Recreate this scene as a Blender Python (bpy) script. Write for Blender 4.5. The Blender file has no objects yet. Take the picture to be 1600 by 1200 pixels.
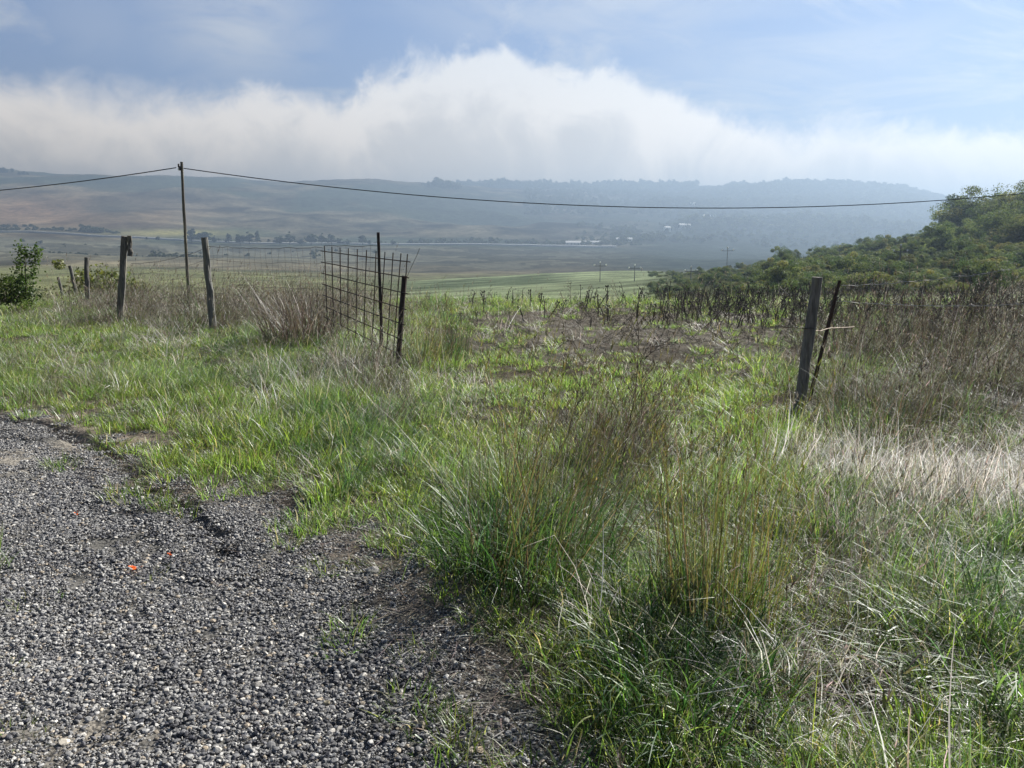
import bpy, math, random
import numpy as np
from mathutils import Vector, Matrix
R = math.radians
random.seed(7); RNG = np.random.default_rng(11)
SC = bpy.context.scene
COL = SC.collection

# ------------------------------------------------------------------ camera
CAM_Z = 1.6; PITCH = R(10.6); F = 1200.0
cd = bpy.data.cameras.new('camera'); cam = bpy.data.objects.new('camera', cd); COL.objects.link(cam)
cam.location = (0, 0, CAM_Z); cam.rotation_euler = (R(90) - PITCH, 0, 0)
cd.sensor_width = 36; cd.lens = 27; cd.clip_start = 0.05; cd.clip_end = 20000
SC.camera = cam

# ------------------------------------------------------------------ light, sky
SUN_EL, SUN_AZ = R(33), R(42)            # azimuth measured from +Y towards +X
sd = bpy.data.lights.new('sun', 'SUN'); so = bpy.data.objects.new('sun', sd); COL.objects.link(so)
sd.energy = 5.0; sd.angle = R(0.55); sd.color = (1.0, 0.955, 0.87)
sv = Vector((math.sin(SUN_AZ) * math.cos(SUN_EL), math.cos(SUN_AZ) * math.cos(SUN_EL), math.sin(SUN_EL)))
so.rotation_euler = sv.to_track_quat('Z', 'Y').to_euler()
SC.view_settings.view_transform = 'Standard'; SC.view_settings.look = 'None'
SC.view_settings.exposure = 1.52; SC.view_settings.gamma = 1
SC.cycles.use_denoising = True; SC.cycles.denoiser = 'OPENIMAGEDENOISE'; SC.cycles.denoising_input_passes = 'RGB_ALBEDO_NORMAL'
SC.cycles.max_bounces = 4; SC.cycles.diffuse_bounces = 2; SC.cycles.glossy_bounces = 2
SC.cycles.transmission_bounces = 3; SC.cycles.volume_bounces = 0; SC.cycles.transparent_max_bounces = 6

class NT:
    """small helper for building node trees"""
    def __init__(s, tree): s.t = tree; tree.nodes.clear()
    def n(s, typ, props=None, **ins):
        nd = s.t.nodes.new(typ)
        for k, v in (props or {}).items(): setattr(nd, k, v)
        for k, v in ins.items():
            key = int(k[1:]) if k[0] == '_' and k[1:].isdigit() else k.replace('_', ' ')
            s.put(nd.inputs[key], v)
        return nd
    def put(s, sock, v):
        if isinstance(v, bpy.types.NodeSocket): s.t.links.new(v, sock)
        elif isinstance(v, bpy.types.Node): s.t.links.new(v.outputs[0], sock)
        elif isinstance(v, tuple) and len(v) == 3 and sock.type == 'RGBA': sock.default_value = (*v, 1)
        else: sock.default_value = v
    def m(s, op, a, b=0.0, c=0.0, clamp=False):
        nd = s.n('ShaderNodeMath', {'operation': op, 'use_clamp': clamp})
        s.put(nd.inputs[0], a); s.put(nd.inputs[1], b)
        if op in ('MULTIPLY_ADD', 'SMOOTH_MIN', 'SMOOTH_MAX'): s.put(nd.inputs[2], c)
        return nd.outputs[0]
    def ss(s, x, lo, hi, a=0.0, b=1.0):
        nd = s.n('ShaderNodeMapRange', {'interpolation_type': 'SMOOTHSTEP'})
        for i, v in enumerate((x, lo, hi, a, b)): s.put(nd.inputs[i], v)
        return nd.outputs[0]
    def mix(s, fac, a, b, mode='MIX'):
        nd = s.n('ShaderNodeMix', {'data_type': 'RGBA', 'blend_type': mode})
        s.put(nd.inputs[0], fac); s.put(nd.inputs[6], a); s.put(nd.inputs[7], b)
        return nd.outputs[2]
    def noise(s, vec, scale, detail=4.0, rough=0.5, dist=0.0):
        nd = s.n('ShaderNodeTexNoise')
        if vec is not None: s.put(nd.inputs['Vector'], vec)
        nd.inputs['Scale'].default_value = scale; nd.inputs['Detail'].default_value = detail
        nd.inputs['Roughness'].default_value = rough; nd.inputs['Distortion'].default_value = dist
        return nd.outputs[0]

def px_az(px): return math.atan((px - 800) / (F * math.cos(PITCH)))
def px_el(px, py):
    v = np.array([(px - 800) / F, 0, 0]) + np.array([0, math.cos(PITCH), -math.sin(PITCH)]) + (600 - py) / F * np.array([0, math.sin(PITCH), math.cos(PITCH)])
    return math.atan2(v[0], v[1]), math.atan2(v[2], math.hypot(v[0], v[1]))

world = bpy.data.worlds.new('World'); SC.world = world; world.use_nodes = True
w = NT(world.node_tree)
tc = w.n('ShaderNodeTexCoord').outputs['Generated']
sep = w.n('ShaderNodeSeparateXYZ', None, _0=tc)
sky = w.n('ShaderNodeTexSky', {'sky_type': 'NISHITA', 'sun_disc': False, 'sun_elevation': SUN_EL, 'sun_rotation': SUN_AZ,
                               'altitude': 200, 'air_density': 1.0, 'dust_density': 0.2, 'ozone_density': 2.2}).outputs[0]
el = w.m('ARCSINE', sep.outputs[2]); az = w.m('ARCTAN2', sep.outputs[0], sep.outputs[1])
# top of the fog bank by compass direction (radians)
bank = [(-900, 120), (-400, 90), (-150, 110), (0, 112), (90, 125), (170, 140), (260, 148), (350, 150), (420, 128), (470, 138), (515, 162), (545, 160), (580, 128), (625, 104), (655, 84),
        (720, 78), (790, 80), (830, 100), (870, 104), (930, 98), (985, 110), (1010, 140), (1060, 165), (1130, 182), (1190, 188), (1240, 206),
        (1300, 188), (1380, 190), (1440, 196), (1480, 206), (1540, 196), (1600, 186), (1800, 150), (2300, 120)]
A0, A1, EMAX = -1.2, 1.2, 0.4
fc = w.n('ShaderNodeFloatCurve'); cv = fc.mapping.curves[0]
pts = []
for px, py in bank:
    a, e = px_el(px, py); pts.append(((a - A0) / (A1 - A0), e / EMAX))
pts = [(0.0, 0.2)] + pts + [(1.0, 0.2)]  # bank kept low out of view behind the camera to lower fill light
while len(cv.points) < len(pts): cv.points.new(0.5, 0.5)
for p, (x, y) in zip(cv.points, pts): p.location = (x, y)
fc.mapping.update()
# swirly offsets so that the outline is billowy
n1 = w.noise(tc, 8, 7, 0.62, 0.5); n2 = w.noise(tc, 28, 8, 0.66, 0.5); n3 = w.noise(tc, 2.2, 4, 0.55)
azn = w.m('ADD', w.m('DIVIDE', w.m('SUBTRACT', az, A0), A1 - A0), w.m('MULTIPLY', w.m('SUBTRACT', n2, 0.5), 0.022))
w.put(fc.inputs['Value'], azn)
top = w.m('MULTIPLY', fc.outputs[0], EMAX)
top = w.m('ADD', top, w.m('MULTIPLY', w.m('SUBTRACT', n1, 0.5), 0.06))
top = w.m('ADD', top, w.m('MULTIPLY', w.m('SUBTRACT', n2, 0.5), 0.055))
dd = w.m('SUBTRACT', top, el)
soft = w.ss(n3, 0.35, 0.65, 0.011, 0.034)
bankm = w.ss(w.m('DIVIDE', dd, soft), -0.7, 1.3)
# thin veils higher up
zen = w.m('MULTIPLY', w.ss(el, 0.28, 0.9, 1.0, 0.30), w.ss(sep.outputs[1], 0.1, -0.5, 1.0, 0.6))  # dims unseen sky overhead and behind the camera to lower fill light
skyb_scale = zen
st = w.n('ShaderNodeMapping', None, _0=tc); st.inputs['Scale'].default_value = (1.0, 1.0, 3.2); st.inputs['Location'].default_value = (0.3, 0.1, 0.15)
v1 = w.noise(st, 2.6, 9, 0.66, 0.9)
veil = w.m('MULTIPLY', w.ss(v1, 0.46, 0.70), w.ss(el, 0.35, 0.7, 0.75, 0.15))
for (px_, py_, rx_, ry_, k_) in ((370, 40, 110, 70, .75), (1300, 85, 240, 42, .55), (930, 10, 260, 60, .6), (1330, 150, 120, 22, .5), (150, 40, 90, 60, .25)):
    a_, e_ = px_el(px_, py_); q_ = w.m('ADD', w.m('POWER', w.m('DIVIDE', w.m('SUBTRACT', az, a_), rx_ / F), 2.0), w.m('POWER', w.m('DIVIDE', w.m('SUBTRACT', el, e_), ry_ / F), 2.0))
    gz_ = w.m('EXPONENT', w.m('MULTIPLY', q_, -1.0))
    veil = w.m('MAXIMUM', veil, w.m('MULTIPLY', gz_, w.ss(w.noise(st, 6.0, 8, 0.6, 0.7), 0.25, 0.62, 0.0, k_)))
veil = w.m('MAXIMUM', veil, w.ss(el, 0.45, 0.0, 0.0, 0.17))
# cloud shade: lit towards the top rim, greyer inside and lower down
rim = w.ss(dd, 0.0, 0.10, 1.0, 0.0)
shade = w.m('ADD', w.m('MULTIPLY', rim, 0.30), w.m('MULTIPLY', w.noise(tc, 9, 9, 0.62, 0.9), 0.95))
ccol = w.mix(w.ss(shade, 0.38, 0.74), (6.7, 6.75, 6.9), (9.9, 9.7, 9.5))
ccol = w.mix(w.ss(el, 0.24, 0.04), ccol, w.mix(1.0, ccol, (1.75, 1.48, 1.18), 'MULTIPLY'))
skyb = w.mix(0.6, w.mix(1.0, sky, (0.66, 0.74, 0.90), 'MULTIPLY'), (2.15, 3.45, 6.3))
skyb = w.mix(1.0, skyb, w.n('ShaderNodeCombineColor', None, _0=zen, _1=zen, _2=zen), 'MULTIPLY')
c1 = w.mix(veil, skyb, w.mix(1.0, (7.1, 7.25, 7.5, 1), w.n('ShaderNodeCombineColor', None, _0=zen, _1=zen, _2=zen), 'MULTIPLY'))
ccol = w.mix(1.0, ccol, w.n('ShaderNodeCombineColor', None, _0=zen, _1=zen, _2=zen), 'MULTIPLY')
c2 = w.mix(bankm, c1, ccol)
c2 = w.mix(1.0, c2, (0.765, 0.775, 0.79), 'MULTIPLY')
bg = w.n('ShaderNodeBackground', None, Color=c2, Strength=0.05)
wo = w.n('ShaderNodeOutputWorld', None, Surface=bg)

# ------------------------------------------------------------------ helpers
def vnoise(x, y, seed=0):
    x = np.asarray(x, float); y = np.asarray(y, float)
    xi = np.floor(x).astype(np.int64); yi = np.floor(y).astype(np.int64)
    fx = x - xi; fy = y - yi; fx = fx * fx * (3 - 2 * fx); fy = fy * fy * (3 - 2 * fy)
    def h(a, b):
        n = (a * 374761393 + b * 668265263 + seed * 1442695041) & 0xffffffff
        n = ((n ^ (n >> 13)) * 1274126177) & 0xffffffff
        return ((n ^ (n >> 16)) & 0xffff) / 65535.0
    return (h(xi, yi) * (1 - fx) + h(xi + 1, yi) * fx) * (1 - fy) + (h(xi, yi + 1) * (1 - fx) + h(xi + 1, yi + 1) * fx) * fy
def fbm(x, y, s, seed=0, o=4):
    t = 0; a = 0.5; tot = 0
    for i in range(o):
        t = t + a * vnoise(np.asarray(x) / s + i * 17.3, np.asarray(y) / s - i * 9.1, seed + i); tot += a; a *= 0.5; s *= 0.5
    return t / tot
def sstep(x, a, b):
    t = np.clip((np.asarray(x, float) - a) / (b - a), 0, 1); return t * t * (3 - 2 * t)
def unproj(px, py, Y):
    dx = (px - 800) / F; dy = (600 - py) / F
    vy = math.cos(PITCH) + dy * math.sin(PITCH); vz = -math.sin(PITCH) + dy * math.cos(PITCH)
    t = Y / vy
    return np.array([dx * t, Y, CAM_Z + vz * t])
def proj(x, y, z):
    dz = np.asarray(z) - CAM_Z
    d = y * math.cos(PITCH) - dz * math.sin(PITCH)
    d = np.where(d < 0.05, 0.05, d)
    return 800 + F * x / d, 600 - F * (y * math.sin(PITCH) + dz * math.cos(PITCH)) / d
def flat(px, py, z=0.0):
    """pixel -> point on the plane z"""
    q = unproj(px, py, 1.0); s = (z - CAM_Z) / (q[2] - CAM_Z)
    return np.array([q[0] * s, s])

# terrain table: rows are distances, columns bearings, entries how high the ground appears there
PX = [-900, 0, 200, 400, 600, 800, 1000, 1100, 1200, 1300, 1400, 1500, 1600, 2000, 2800]
T = {
 20:   [472] * 15,
 27:   [482, 482, 484, 484, 486, 486, 482, 478, 476, 475, 474, 474, 474, 474, 474],
 40:   [486, 488, 488, 490, 492, 492, 486, 480, 478, 474, 472, 468, 464, 455, 450],
 60:   [486, 486, 488, 490, 494, 492, 482, 472, 464, 458, 452, 446, 438, 415, 400],
 100:  [470, 474, 476, 480, 480, 472, 462, 446, 436, 424, 410, 392, 374, 332, 310],
 150:  [455, 458, 460, 464, 464, 455, 442, 430, 418, 406, 388, 362, 336, 284, 255],
 200:  [445, 448, 450, 452, 452, 443, 433, 434, 430, 424, 408, 388, 365, 300, 270],
 260:  [438, 440, 440, 445, 446, 432, 424, 434, 436, 432, 420, 402, 385, 330, 300],
 340:  [432, 430, 430, 434, 446, 442, 436, 436, 436, 436, 432, 420, 410, 370, 350],
 500:  [412, 412, 412, 416, 426, 424, 424, 424, 424, 424, 424, 422, 420, 400, 390],
 650:  [395, 398, 398, 400, 406, 406, 408, 410, 410, 412, 412, 412, 412, 400, 390],
 820:  [378, 382, 384, 386, 388, 392, 398, 400, 402, 404, 404, 404, 404, 400, 390],
 930:  [364, 370, 374, 380, 383, 386, 392, 394, 396, 398, 398, 398, 398, 395, 385],
 1000: [357, 363, 368, 376, 380, 381, 386, 388, 392, 394, 394, 394, 394, 390, 380],
 1060: [352, 358, 364, 371, 376, 378, 382, 384, 388, 390, 390, 390, 390, 385, 375],
 1200: [334, 342, 346, 355, 364, 370, 372, 370, 378, 382, 382, 384, 386, 380, 365],
 1500: [305, 314, 318, 324, 332, 345, 352, 348, 356, 360, 362, 368, 376, 370, 340],
 1850: [275, 283, 288, 298, 304, 326, 336, 330, 328, 330, 334, 345, 360, 350, 320],
 2150: [256, 265, 273, 281, 281, 305, 322, 312, 304, 303, 308, 328, 350, 340, 305],
 2450: [262, 272, 280, 290, 290, 300, 306, 295, 285, 286, 296, 319, 342, 330, 300],
 2900: [275, 285, 290, 298, 300, 293, 290, 300, 300, 300, 305, 325, 345, 335, 310],
 3400: [290, 300, 300, 305, 305, 305, 305, 310, 310, 310, 315, 330, 348, 340, 320],
 4600: [320] * 15 }
rows = sorted(T)
NU, NL = 361, 420
U0, U1 = -1.6, 1.8
uu = np.linspace(U0, U1, NU); ll = np.linspace(math.log(20), math.log(4600), NL)
G0 = np.zeros((len(rows), NU))
for i, Y in enumerate(rows):
    P = np.array([unproj(p, q, Y) for p, q in zip(PX, T[Y])])
    G0[i] = np.interp(uu, P[:, 0] / Y, (P[:, 2] - CAM_Z) / Y)
G = np.zeros((NL, NU)); lr = np.log(rows)
for j in range(NU): G[:, j] = np.interp(ll, lr, G0[:, j])
def blur(a, k, axis):
    ker = np.exp(-0.5 * (np.arange(-3 * k, 3 * k + 1) / k) ** 2); ker /= ker.sum()
    pad = [(0, 0), (0, 0)]; pad[axis] = (3 * k, 3 * k)
    b = np.pad(a, pad, mode='edge')
    return np.apply_along_axis(lambda v: np.convolve(v, ker, 'valid'), axis, b)
G = blur(blur(G, 3, 0), 4, 1)

road_px = [(-500, 600), (-200, 618), (0, 640), (70, 645), (130, 665), (180, 705), (235, 752), (300, 770), (345, 752), (400, 762), (455, 795), (510, 835), (560, 868), (615, 890),
           (665, 930), (720, 970), (775, 1015), (815, 1070), (860, 1130), (905, 1200), (960, 1300), (1010, 1420)]
road = np.array([flat(*p) for p in road_px])
road_poly = np.vstack([road, [[1.2, -3], [-30, -3], [-30, road[0][1] + 2]]])
def in_poly(x, y, poly):
    inside = np.zeros(np.shape(x), bool); n = len(poly)
    for i in range(n):
        x1, y1 = poly[i]; x2, y2 = poly[(i + 1) % n]
        c = ((y1 > y) != (y2 > y)) & (x < (x2 - x1) * (y - y1) / (y2 - y1 + 1e-12) + x1)
        inside ^= c
    return inside
def seg_dist(x, y, line):
    d = np.full(np.shape(x), 1e9)
    for (x1, y1), (x2, y2) in zip(line[:-1], line[1:]):
        L = (x2 - x1) ** 2 + (y2 - y1) ** 2
        t = np.clip(((x - x1) * (x2 - x1) + (y - y1) * (y2 - y1)) / L, 0, 1)
        d = np.minimum(d, np.hypot(x - x1 - t * (x2 - x1), y - y1 - t * (y2 - y1)))
    return d
def road_sd(x, y):
    """signed distance to the verge: negative on the gravel"""
    x = np.asarray(x, float); y = np.asarray(y, float)
    d = seg_dist(x, y, road_poly[:len(road)])
    d = np.where(in_poly(x, y, road_poly), -d, d)
    return d + (fbm(x, y, 0.6, 3) - 0.5) * 0.30 + (fbm(x, y, 0.12, 4) - 0.5) * 0.12
rut1 = np.array([flat(*p) for p in [(-60, 640), (0, 652), (70, 668), (140, 690), (190, 715), (218, 745), (222, 775)]])
rut2 = np.array([flat(*p) for p in [(245, 765), (275, 782), (310, 812), (345, 845), (368, 870)]])
def near_z(x, y):
    d = road_sd(x, y)
    z = (fbm(x, y, 2.6, 21) - 0.5) * 0.14 + (fbm(x, y, 0.35, 22) - 0.5) * 0.03
    z = z * sstep(d, -1.0, 1.0) + sstep(d, -0.5, 0.9) * 0.04 - 0.02
    z = z + (fbm(x, y, 0.8, 31) - 0.5) * 0.035
    for r, dp in ((rut1, 0.05), (rut2, 0.038)):
        q = seg_dist(x, y, r)
        z = z + (fbm(x, y, 0.11, 35) - 0.5) * 0.005 - dp * np.exp(-(q / 0.065) ** 2) + 0.35 * dp * np.exp(-((q - 0.16) / 0.08) ** 2)
    return z
def terrain(x, y):
    x = np.atleast_1d(np.asarray(x, float)); y = np.atleast_1d(np.asarray(y, float))
    r = np.hypot(x, y); yy = np.maximum(y, r * 0.35)
    u = np.clip(x / np.maximum(yy, 1e-3), U0, U1 - 1e-6); l = np.log(np.clip(yy, 20.001, 4599))
    fi = (u - U0) / (U1 - U0) * (NU - 1); fj = (l - ll[0]) / (ll[-1] - ll[0]) * (NL - 1)
    i = np.clip(fi.astype(int), 0, NU - 2); j = np.clip(fj.astype(int), 0, NL - 2); a = fi - i; b = fj - j
    g = (G[j, i] * (1 - a) + G[j, i + 1] * a) * (1 - b) + (G[j + 1, i] * (1 - a) + G[j + 1, i + 1] * a) * b
    far = CAM_Z + g * np.maximum(yy, 20)
    amp = np.clip((yy - 25) / 900, 0, 1) * (1 + 1.1 * sstep(yy, 1150, 1450))
    ridge = np.abs(fbm(x, y, 420, 51, 5) - 0.5) * 2
    far = far + amp * ((fbm(x, y, 300, 41, 5) - 0.5) * 16 - (ridge - 0.25) * 14) * (1 - 0.6 * sstep(yy, 850, 900) * (1 - sstep(yy, 1050, 1150)))
    far = far + 7.0 * (np.abs(fbm(x * 0.9 + 0.5 * y, y * 0.6, 170, 61, 3) - 0.5) * 2 - 0.2) * sstep(yy, 360, 520) * (1 - sstep(yy, 830, 900))
    far = far + (fbm(x, y, 9, 42) - 0.5) * 0.5 * sstep(yy, 24, 40)
    wgt = sstep(yy, 17, 23)
    near = np.zeros_like(far); m = wgt < 1
    if m.any(): near[m] = near_z(x[m], y[m])
    back = sstep(-y, 20, 200)
    return (near * (1 - wgt) + far * wgt) * (1 - back) + back * -2.0
def tz(x, y): return float(terrain(x, y)[0])
def hit(px, py, y0, y1):
    """first ground point seen at this bearing and height between two distances"""
    Ys = np.exp(np.linspace(math.log(y0), math.log(y1), 400))
    P = np.array([unproj(px, py, Y) for Y in Ys])
    z = terrain(P[:, 0], P[:, 1]); k = np.argmax(z >= P[:, 2])
    if not (z >= P[:, 2]).any(): k = np.argmin(np.abs(z - P[:, 2]))
    return Vector((P[k, 0], P[k, 1], z[k]))
def at(px, Y, py=500):
    P = unproj(px, py, Y); return Vector((P[0], Y, tz(P[0], Y)))

def mesh_np(name, V, Q, col=None, smooth=False, mat=None):
    """V (n,3), Q (m,3|4) -> mesh datablock with per-vertex colours"""
    me = bpy.data.meshes.new(name); V = np.asarray(V, np.float32); Q = np.asarray(Q, np.int32); k = Q.shape[1]
    me.vertices.add(len(V)); me.vertices.foreach_set('co', V.ravel())
    me.loops.add(Q.size); me.loops.foreach_set('vertex_index', Q.ravel())
    me.polygons.add(len(Q)); me.polygons.foreach_set('loop_start', np.arange(0, Q.size, k, dtype=np.int32))
    me.polygons.foreach_set('use_smooth', np.full(len(Q), smooth))
    if col is not None:
        a = me.color_attributes.new('col', 'FLOAT_COLOR', 'POINT')
        c = np.ones((len(V), 4), np.float32); c[:, :3] = col; a.data.foreach_set('color', c.ravel())
    me.update(calc_edges=True); me.validate()
    if mat: me.materials.append(mat)
    return me
def link(name, me, parent=None, loc=None, label=None, cat=None, group=None, kind=None):
    o = bpy.data.objects.new(name, me); COL.objects.link(o)
    if loc is not None: o.location = loc
    if parent is not None: o.parent = parent
    if label: o['label'] = label
    if cat: o['category'] = cat
    if group: o['group'] = group
    if kind: o['kind'] = kind
    return o
def thing(name, loc, label, cat, group=None, rz=0):
    o = link(name, None, None, loc, label, cat, group); o.rotation_euler.z = rz; o.empty_display_size = 0.2
    return o

class MB:
    """collects tubes and lumps into one mesh"""
    def __init__(s): s.V = []; s.F = []; s.C = []; s.n = 0
    def add(s, V, Fc, c):
        s.V.append(np.asarray(V, float)); s.F.append(np.asarray(Fc, int) + s.n); s.n += len(V)
        s.C.append(np.tile(np.asarray(c, float), (len(V), 1)) if np.ndim(c) == 1 else np.asarray(c))
    def tube(s, pts, rad, k=6, c=(1, 1, 1), cap=True, squash=1.0, jit=0.0):
        P = [np.asarray(p, float) for p in pts]; n = len(P)
        rad = [rad] * n if np.isscalar(rad) else rad
        V = []; F4 = []
        t0 = P[1] - P[0]; up = np.array([0, 0, 1.0]) if abs(t0[2]) < 0.9 * np.linalg.norm(t0) else np.array([1.0, 0, 0])
        for i in range(n):
            t = P[min(i + 1, n - 1)] - P[max(i - 1, 0)]; t /= np.linalg.norm(t) + 1e-9
            a = np.cross(t, up); a /= np.linalg.norm(a) + 1e-9; b = np.cross(a, t)
            for j in range(k):
                an = 2 * math.pi * j / k; q = 1 + (random.uniform(-jit, jit) if jit else 0)
                V.append(P[i] + rad[i] * q * (math.cos(an) * a + squash * math.sin(an) * b))
        for i in range(n - 1):
            for j in range(k):
                F4.append((i * k + j, i * k + (j + 1) % k, (i + 1) * k + (j + 1) % k, (i + 1) * k + j))
        if cap:
            for e in (0, n - 1):
                V.append(P[e]); c0 = len(V) - 1
                for j in range(0, k):
                    q = (e * k + j, e * k + (j + 1) % k, c0, c0); F4.append(q if e else (q[1], q[0], c0, c0))
        s.add(V, F4, c)
    def box(s, c0, half, c=(1, 1, 1), rot=None):
        V = np.array([[x, y, z] for x in (-1, 1) for y in (-1, 1) for z in (-1, 1)], float) * np.asarray(half)
        if rot is not None: V = V @ np.array(rot).T
        s.add(V + np.asarray(c0, float), [(0, 1, 3, 2), (4, 6, 7, 5), (0, 4, 5, 1), (2, 3, 7, 6), (0, 2, 6, 4), (1, 5, 7, 3)], c)
    def build(s, name, mat=None, smooth=False):
        V = np.vstack(s.V); Q = np.vstack(s.F); C = np.vstack(s.C)
        me = bpy.data.meshes.new(name)
        faces = [tuple(q[:3]) if q[2] == q[3] else tuple(q) for q in Q.tolist()]
        me.from_pydata(V.tolist(), [], faces)
        a = me.color_attributes.new('col', 'FLOAT_COLOR', 'POINT')
        c = np.ones((len(V), 4), np.float32); c[:, :3] = C; a.data.foreach_set('color', c.ravel())
        if smooth: me.polygons.foreach_set('use_smooth', np.ones(len(me.polygons), bool))
        if mat: me.materials.append(mat)
        me.update(); return me

# ------------------------------------------------------------------ materials
def new_mat(name):
    m = bpy.data.materials.new(name); m.use_nodes = True; return m, NT(m.node_tree)
def blade_mat(name, trans=0.45, gloss=0.10, rough=0.38, pos_var=0.35, hue2=(1.2, 1.1, 0.7), tint=(1.1, 1.25, 0.75)):
    m, t = new_mat(name)
    at_ = t.n('ShaderNodeAttribute', {'attribute_name': 'col'}).outputs[0]
    geo = t.n('ShaderNodeNewGeometry'); oi = t.n('ShaderNodeObjectInfo')
    n = t.noise(geo.outputs['Position'], 1.1, 5, 0.65)
    c = t.mix(t.ss(n, 0.35, 0.65), at_, t.mix(1.0, at_, hue2, 'MULTIPLY'))
    v = t.m('ADD', 1 - pos_var / 2, t.m('MULTIPLY', oi.outputs['Random'], pos_var))
    c = t.mix(1.0, c, t.n('ShaderNodeCombineColor', None, _0=v, _1=v, _2=v), 'MULTIPLY')
    d = t.n('ShaderNodeBsdfDiffuse', None, Color=c)
    tr = t.n('ShaderNodeBsdfTranslucent', None, Color=t.mix(1.0, c, tint, 'MULTIPLY'))
    mx = t.n('ShaderNodeMixShader', None, _0=trans, _1=d, _2=tr)
    g = t.n('ShaderNodeBsdfGlossy', None, Color=(0.95, 0.97, 1.0), Roughness=rough)
    fr = t.n('ShaderNodeFresnel', None, IOR=1.4)
    mg = t.n('ShaderNodeMixShader', None, _0=t.m('MULTIPLY', t.m('ADD', fr, 0.05), gloss, clamp=True), _1=mx, _2=g)
    t.n('ShaderNodeOutputMaterial', None, Surface=mg); return m
def solid_mat(name, rough=0.8, noise_scale=30.0, amt=0.35, bump=0.3, metal=0.0, stretch=(1, 1, 1), tint=None, spec=0.3, bdist=0.01):
    m, t = new_mat(name)
    at_ = t.n('ShaderNodeAttribute', {'attribute_name': 'col'}).outputs[0]
    mp = t.n('ShaderNodeMapping', None, _0=t.n('ShaderNodeTexCoord').outputs['Object']); mp.inputs['Scale'].default_value = stretch
    n = t.noise(mp, noise_scale, 6, 0.65)
    v = t.ss(n, 0.25, 0.75, 1 - amt, 1 + amt)
    c = t.mix(1.0, at_, t.n('ShaderNodeCombineColor', None, _0=v, _1=v, _2=v), 'MULTIPLY')
    if tint: c = t.mix(t.ss(t.noise(mp, noise_scale * 0.23, 4, 0.6), 0.5, 0.62), c, tint)
    b = t.n('ShaderNodeBump', None, Strength=bump, Distance=bdist, Height=n)
    p = t.n('ShaderNodeBsdfPrincipled', None, Base_Color=c, Roughness=rough, Metallic=metal, Normal=b)
    p.inputs['Specular IOR Level'].default_value = spec
    t.n('ShaderNodeOutputMaterial', None, Surface=p); return m

M_green = blade_mat('green_blades', 0.58, 0.07, 0.5, 0.6)
M_long = blade_mat('long_green_blades', 0.50, 0.05, 0.5, 0.35, (1.15, 1.1, 0.9))
M_dry = blade_mat('dry_blades', 0.38, 0.06, 0.5, 0.5, (0.82, 0.8, 0.84), (1.0, 1.0, 1.0))
M_straw = blade_mat('straw_blades', 0.5, 0.07, 0.5, 0.3, (0.95, 0.95, 0.97), (1.0, 1.0, 1.0))
M_leaf = blade_mat('leaves', 0.48, 0.03, 0.6, 0.45, (1.3, 1.1, 0.7))
M_stone = solid_mat('gravel_stone', 0.62, 120, 0.25, 0.3, spec=0.4, bdist=0.002)
M_wood = solid_mat('weathered_wood', 0.85, 9, 0.55, 0.9, stretch=(6, 6, 0.7), tint=(0.20, 0.19, 0.15, 1), bdist=0.015)
M_rust = solid_mat('rusty_iron', 0.75, 22, 0.4, 0.4, metal=0.25, tint=(0.05, 0.022, 0.014, 1), bdist=0.003)
M_wire = solid_mat('galvanised_wire', 0.45, 40, 0.3, 0.1, metal=0.6, bdist=0.001)
M_bark = solid_mat('bark', 0.9, 8, 0.4, 0.6, stretch=(3, 3, 0.8))
M_plain = solid_mat('weathered_plaster', 0.8, 0.4, 0.12, 0.1)
M_petal = blade_mat('orange_petal', 0.4, 0.1, 0.5, 0.1, (1, 1, 1))
M_ceramic = solid_mat('white_ceramic', 0.25, 5, 0.05, 0.0, spec=0.6)

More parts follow.
